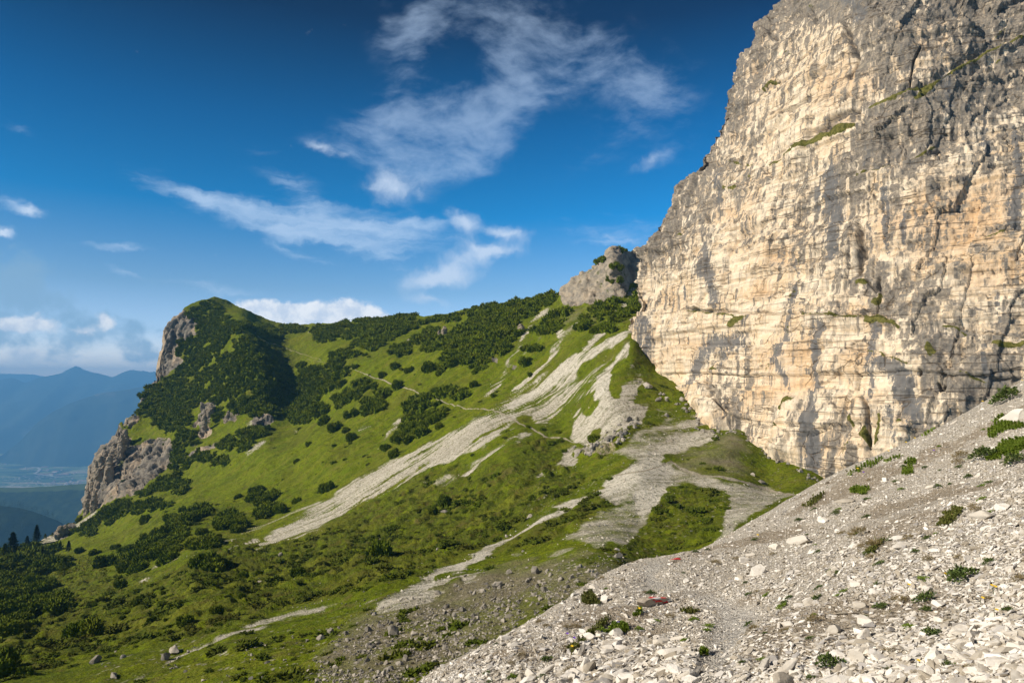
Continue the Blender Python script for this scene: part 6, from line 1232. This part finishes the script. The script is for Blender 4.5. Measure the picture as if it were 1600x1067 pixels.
def ribbon(name, lab, pts, wid, mat, cat):
    L = []
    for px, py in pts: a, b_ = ray(px, py); Y = (FLOOR+14)/b_; L.append((a*Y, Y))
    L = np.array(L); V = []
    for i, p in enumerate(L):
        d_ = L[min(i+1, len(L)-1)]-L[max(i-1, 0)]; d_ /= np.linalg.norm(d_); nn = np.array([-d_[1], d_[0]])*wid/2; V += [(*(p+nn), FLOOR+14), (*(p-nn), FLOOR+14)]
    F = [[2*i, 2*i+1, 2*i+3, 2*i+2] for i in range(len(L)-1)]; tag(obj(name, mesh_np(name, np.array(V), np.array(F), mat, {})), lab, cat, kind='structure')
mrd, Tr_, br_ = newmat('pale_road'); gr_ = Tr_.new('ShaderNodeNewGeometry'); Tr_.link(Tr_.mix(Tr_.noise(gr_.outputs['Position'], .01, 3, .6), (.40, .39, .36), (.55, .53, .49)), br_.inputs['Base Color'])
ribbon('valley_road', 'pale curving road on the valley floor', k9([(120,600),(165,597),(195,600),(208,608),(200,620),(180,632),(230,640),(300,650),(440,640)]), 34, mrd, 'road')
mh, Th, bh = newmat('plaster_and_roof'); Th.link(Th.mix(Th.attr('roof'), (.72, .68, .62), (.30, .16, .11)), bh.inputs['Base Color'])
def house_mesh(l, w_, h):
    V = np.array([(-l,-w_,0),(l,-w_,0),(l,w_,0),(-l,w_,0),(-l,-w_,h),(l,-w_,h),(l,w_,h),(-l,w_,h),(-l*1.05,0,h*1.5),(l*1.05,0,h*1.5),(-l*1.06,-w_*1.1,h*.97),(l*1.06,-w_*1.1,h*.97),(l*1.06,w_*1.1,h*.97),(-l*1.06,w_*1.1,h*.97)], float)
    return V
def house(px, py, l, w_, h, lab, grp=None):
    a, b_ = ray(px, py); Y = FLOOR/b_; V = house_mesh(l, w_, h); o = obj('valley_building', None, loc=(a*Y, Y, FLOOR), rot=(0, 0, rngf.uniform(-.6, .6))); tag(o, lab, 'building', grp)
    obj('wall', mesh_np('wall', V[:10], np.array([[0,1,5],[0,5,4],[1,2,6],[1,6,5],[2,3,7],[2,7,6],[3,0,4],[3,4,7],[4,8,7],[5,6,9]]), mh, {'roof': np.zeros(10)}, smooth=False), o)
    obj('roof', mesh_np('roof', V[8:], np.array([[2,3,1,0],[4,5,0,1]]), mh, {'roof': np.full(6, .9 if grp else .15)}, smooth=False), o)
for px, py, l in [(72,742,90),(80,742,60),(98,743,70),(104,742,45),(88,738,50),(70,731,40)]: house(px, py, l, 28, 16, 'long white warehouse on the valley floor', 'long warehouses on the valley floor')
for k in range(60):
    px, py = (rngf.uniform(40, 132), rngf.uniform(752, 758)) if k < 36 else (rngf.uniform(0, 132), rngf.uniform(722, 750)); house(px, py, rngf.uniform(9, 16), rngf.uniform(7, 10), rngf.uniform(8, 13), 'small pale house of the village on the valley floor', 'village houses on the valley floor')
log('valley', 'highest', max(float(PW2[..., 2].max()), float(PB2[..., 2].max())), [ (o.name, round(max((o.matrix_world @ Vector(c)).z for c in o.bound_box))) for o in bpy.data.objects if o.get('kind') == 'structure'])

# ---------------------------------------------------------------- haze: one closed box round everything but the sky
hz = bpy.data.materials.new('haze'); hz.use_nodes = True; H = NT(hz.node_tree); H.n.clear(); vp = H.new('ShaderNodeVolumePrincipled'); ho = H.new('ShaderNodeOutputMaterial'); H.link(vp.outputs[0], ho.inputs['Volume'])
vp.inputs['Color'].default_value = (.19, .54, 1.0, 1); vp.inputs['Density'].default_value = 1.02e-4; vp.inputs['Anisotropy'].default_value = .0
bm = bmesh.new(); bmesh.ops.create_cube(bm, size=1.0); me = bpy.data.meshes.new('haze'); bm.to_mesh(me); bm.free(); me.materials.append(hz)
ho_ = obj('haze', me, loc=(0, 4000, (480+FLOOR-400)/2), scale=(36000, 34000, 480-(FLOOR-400))); tag(ho_, 'thin blue mountain haze filling the air', 'haze', kind='stuff')
log('done')
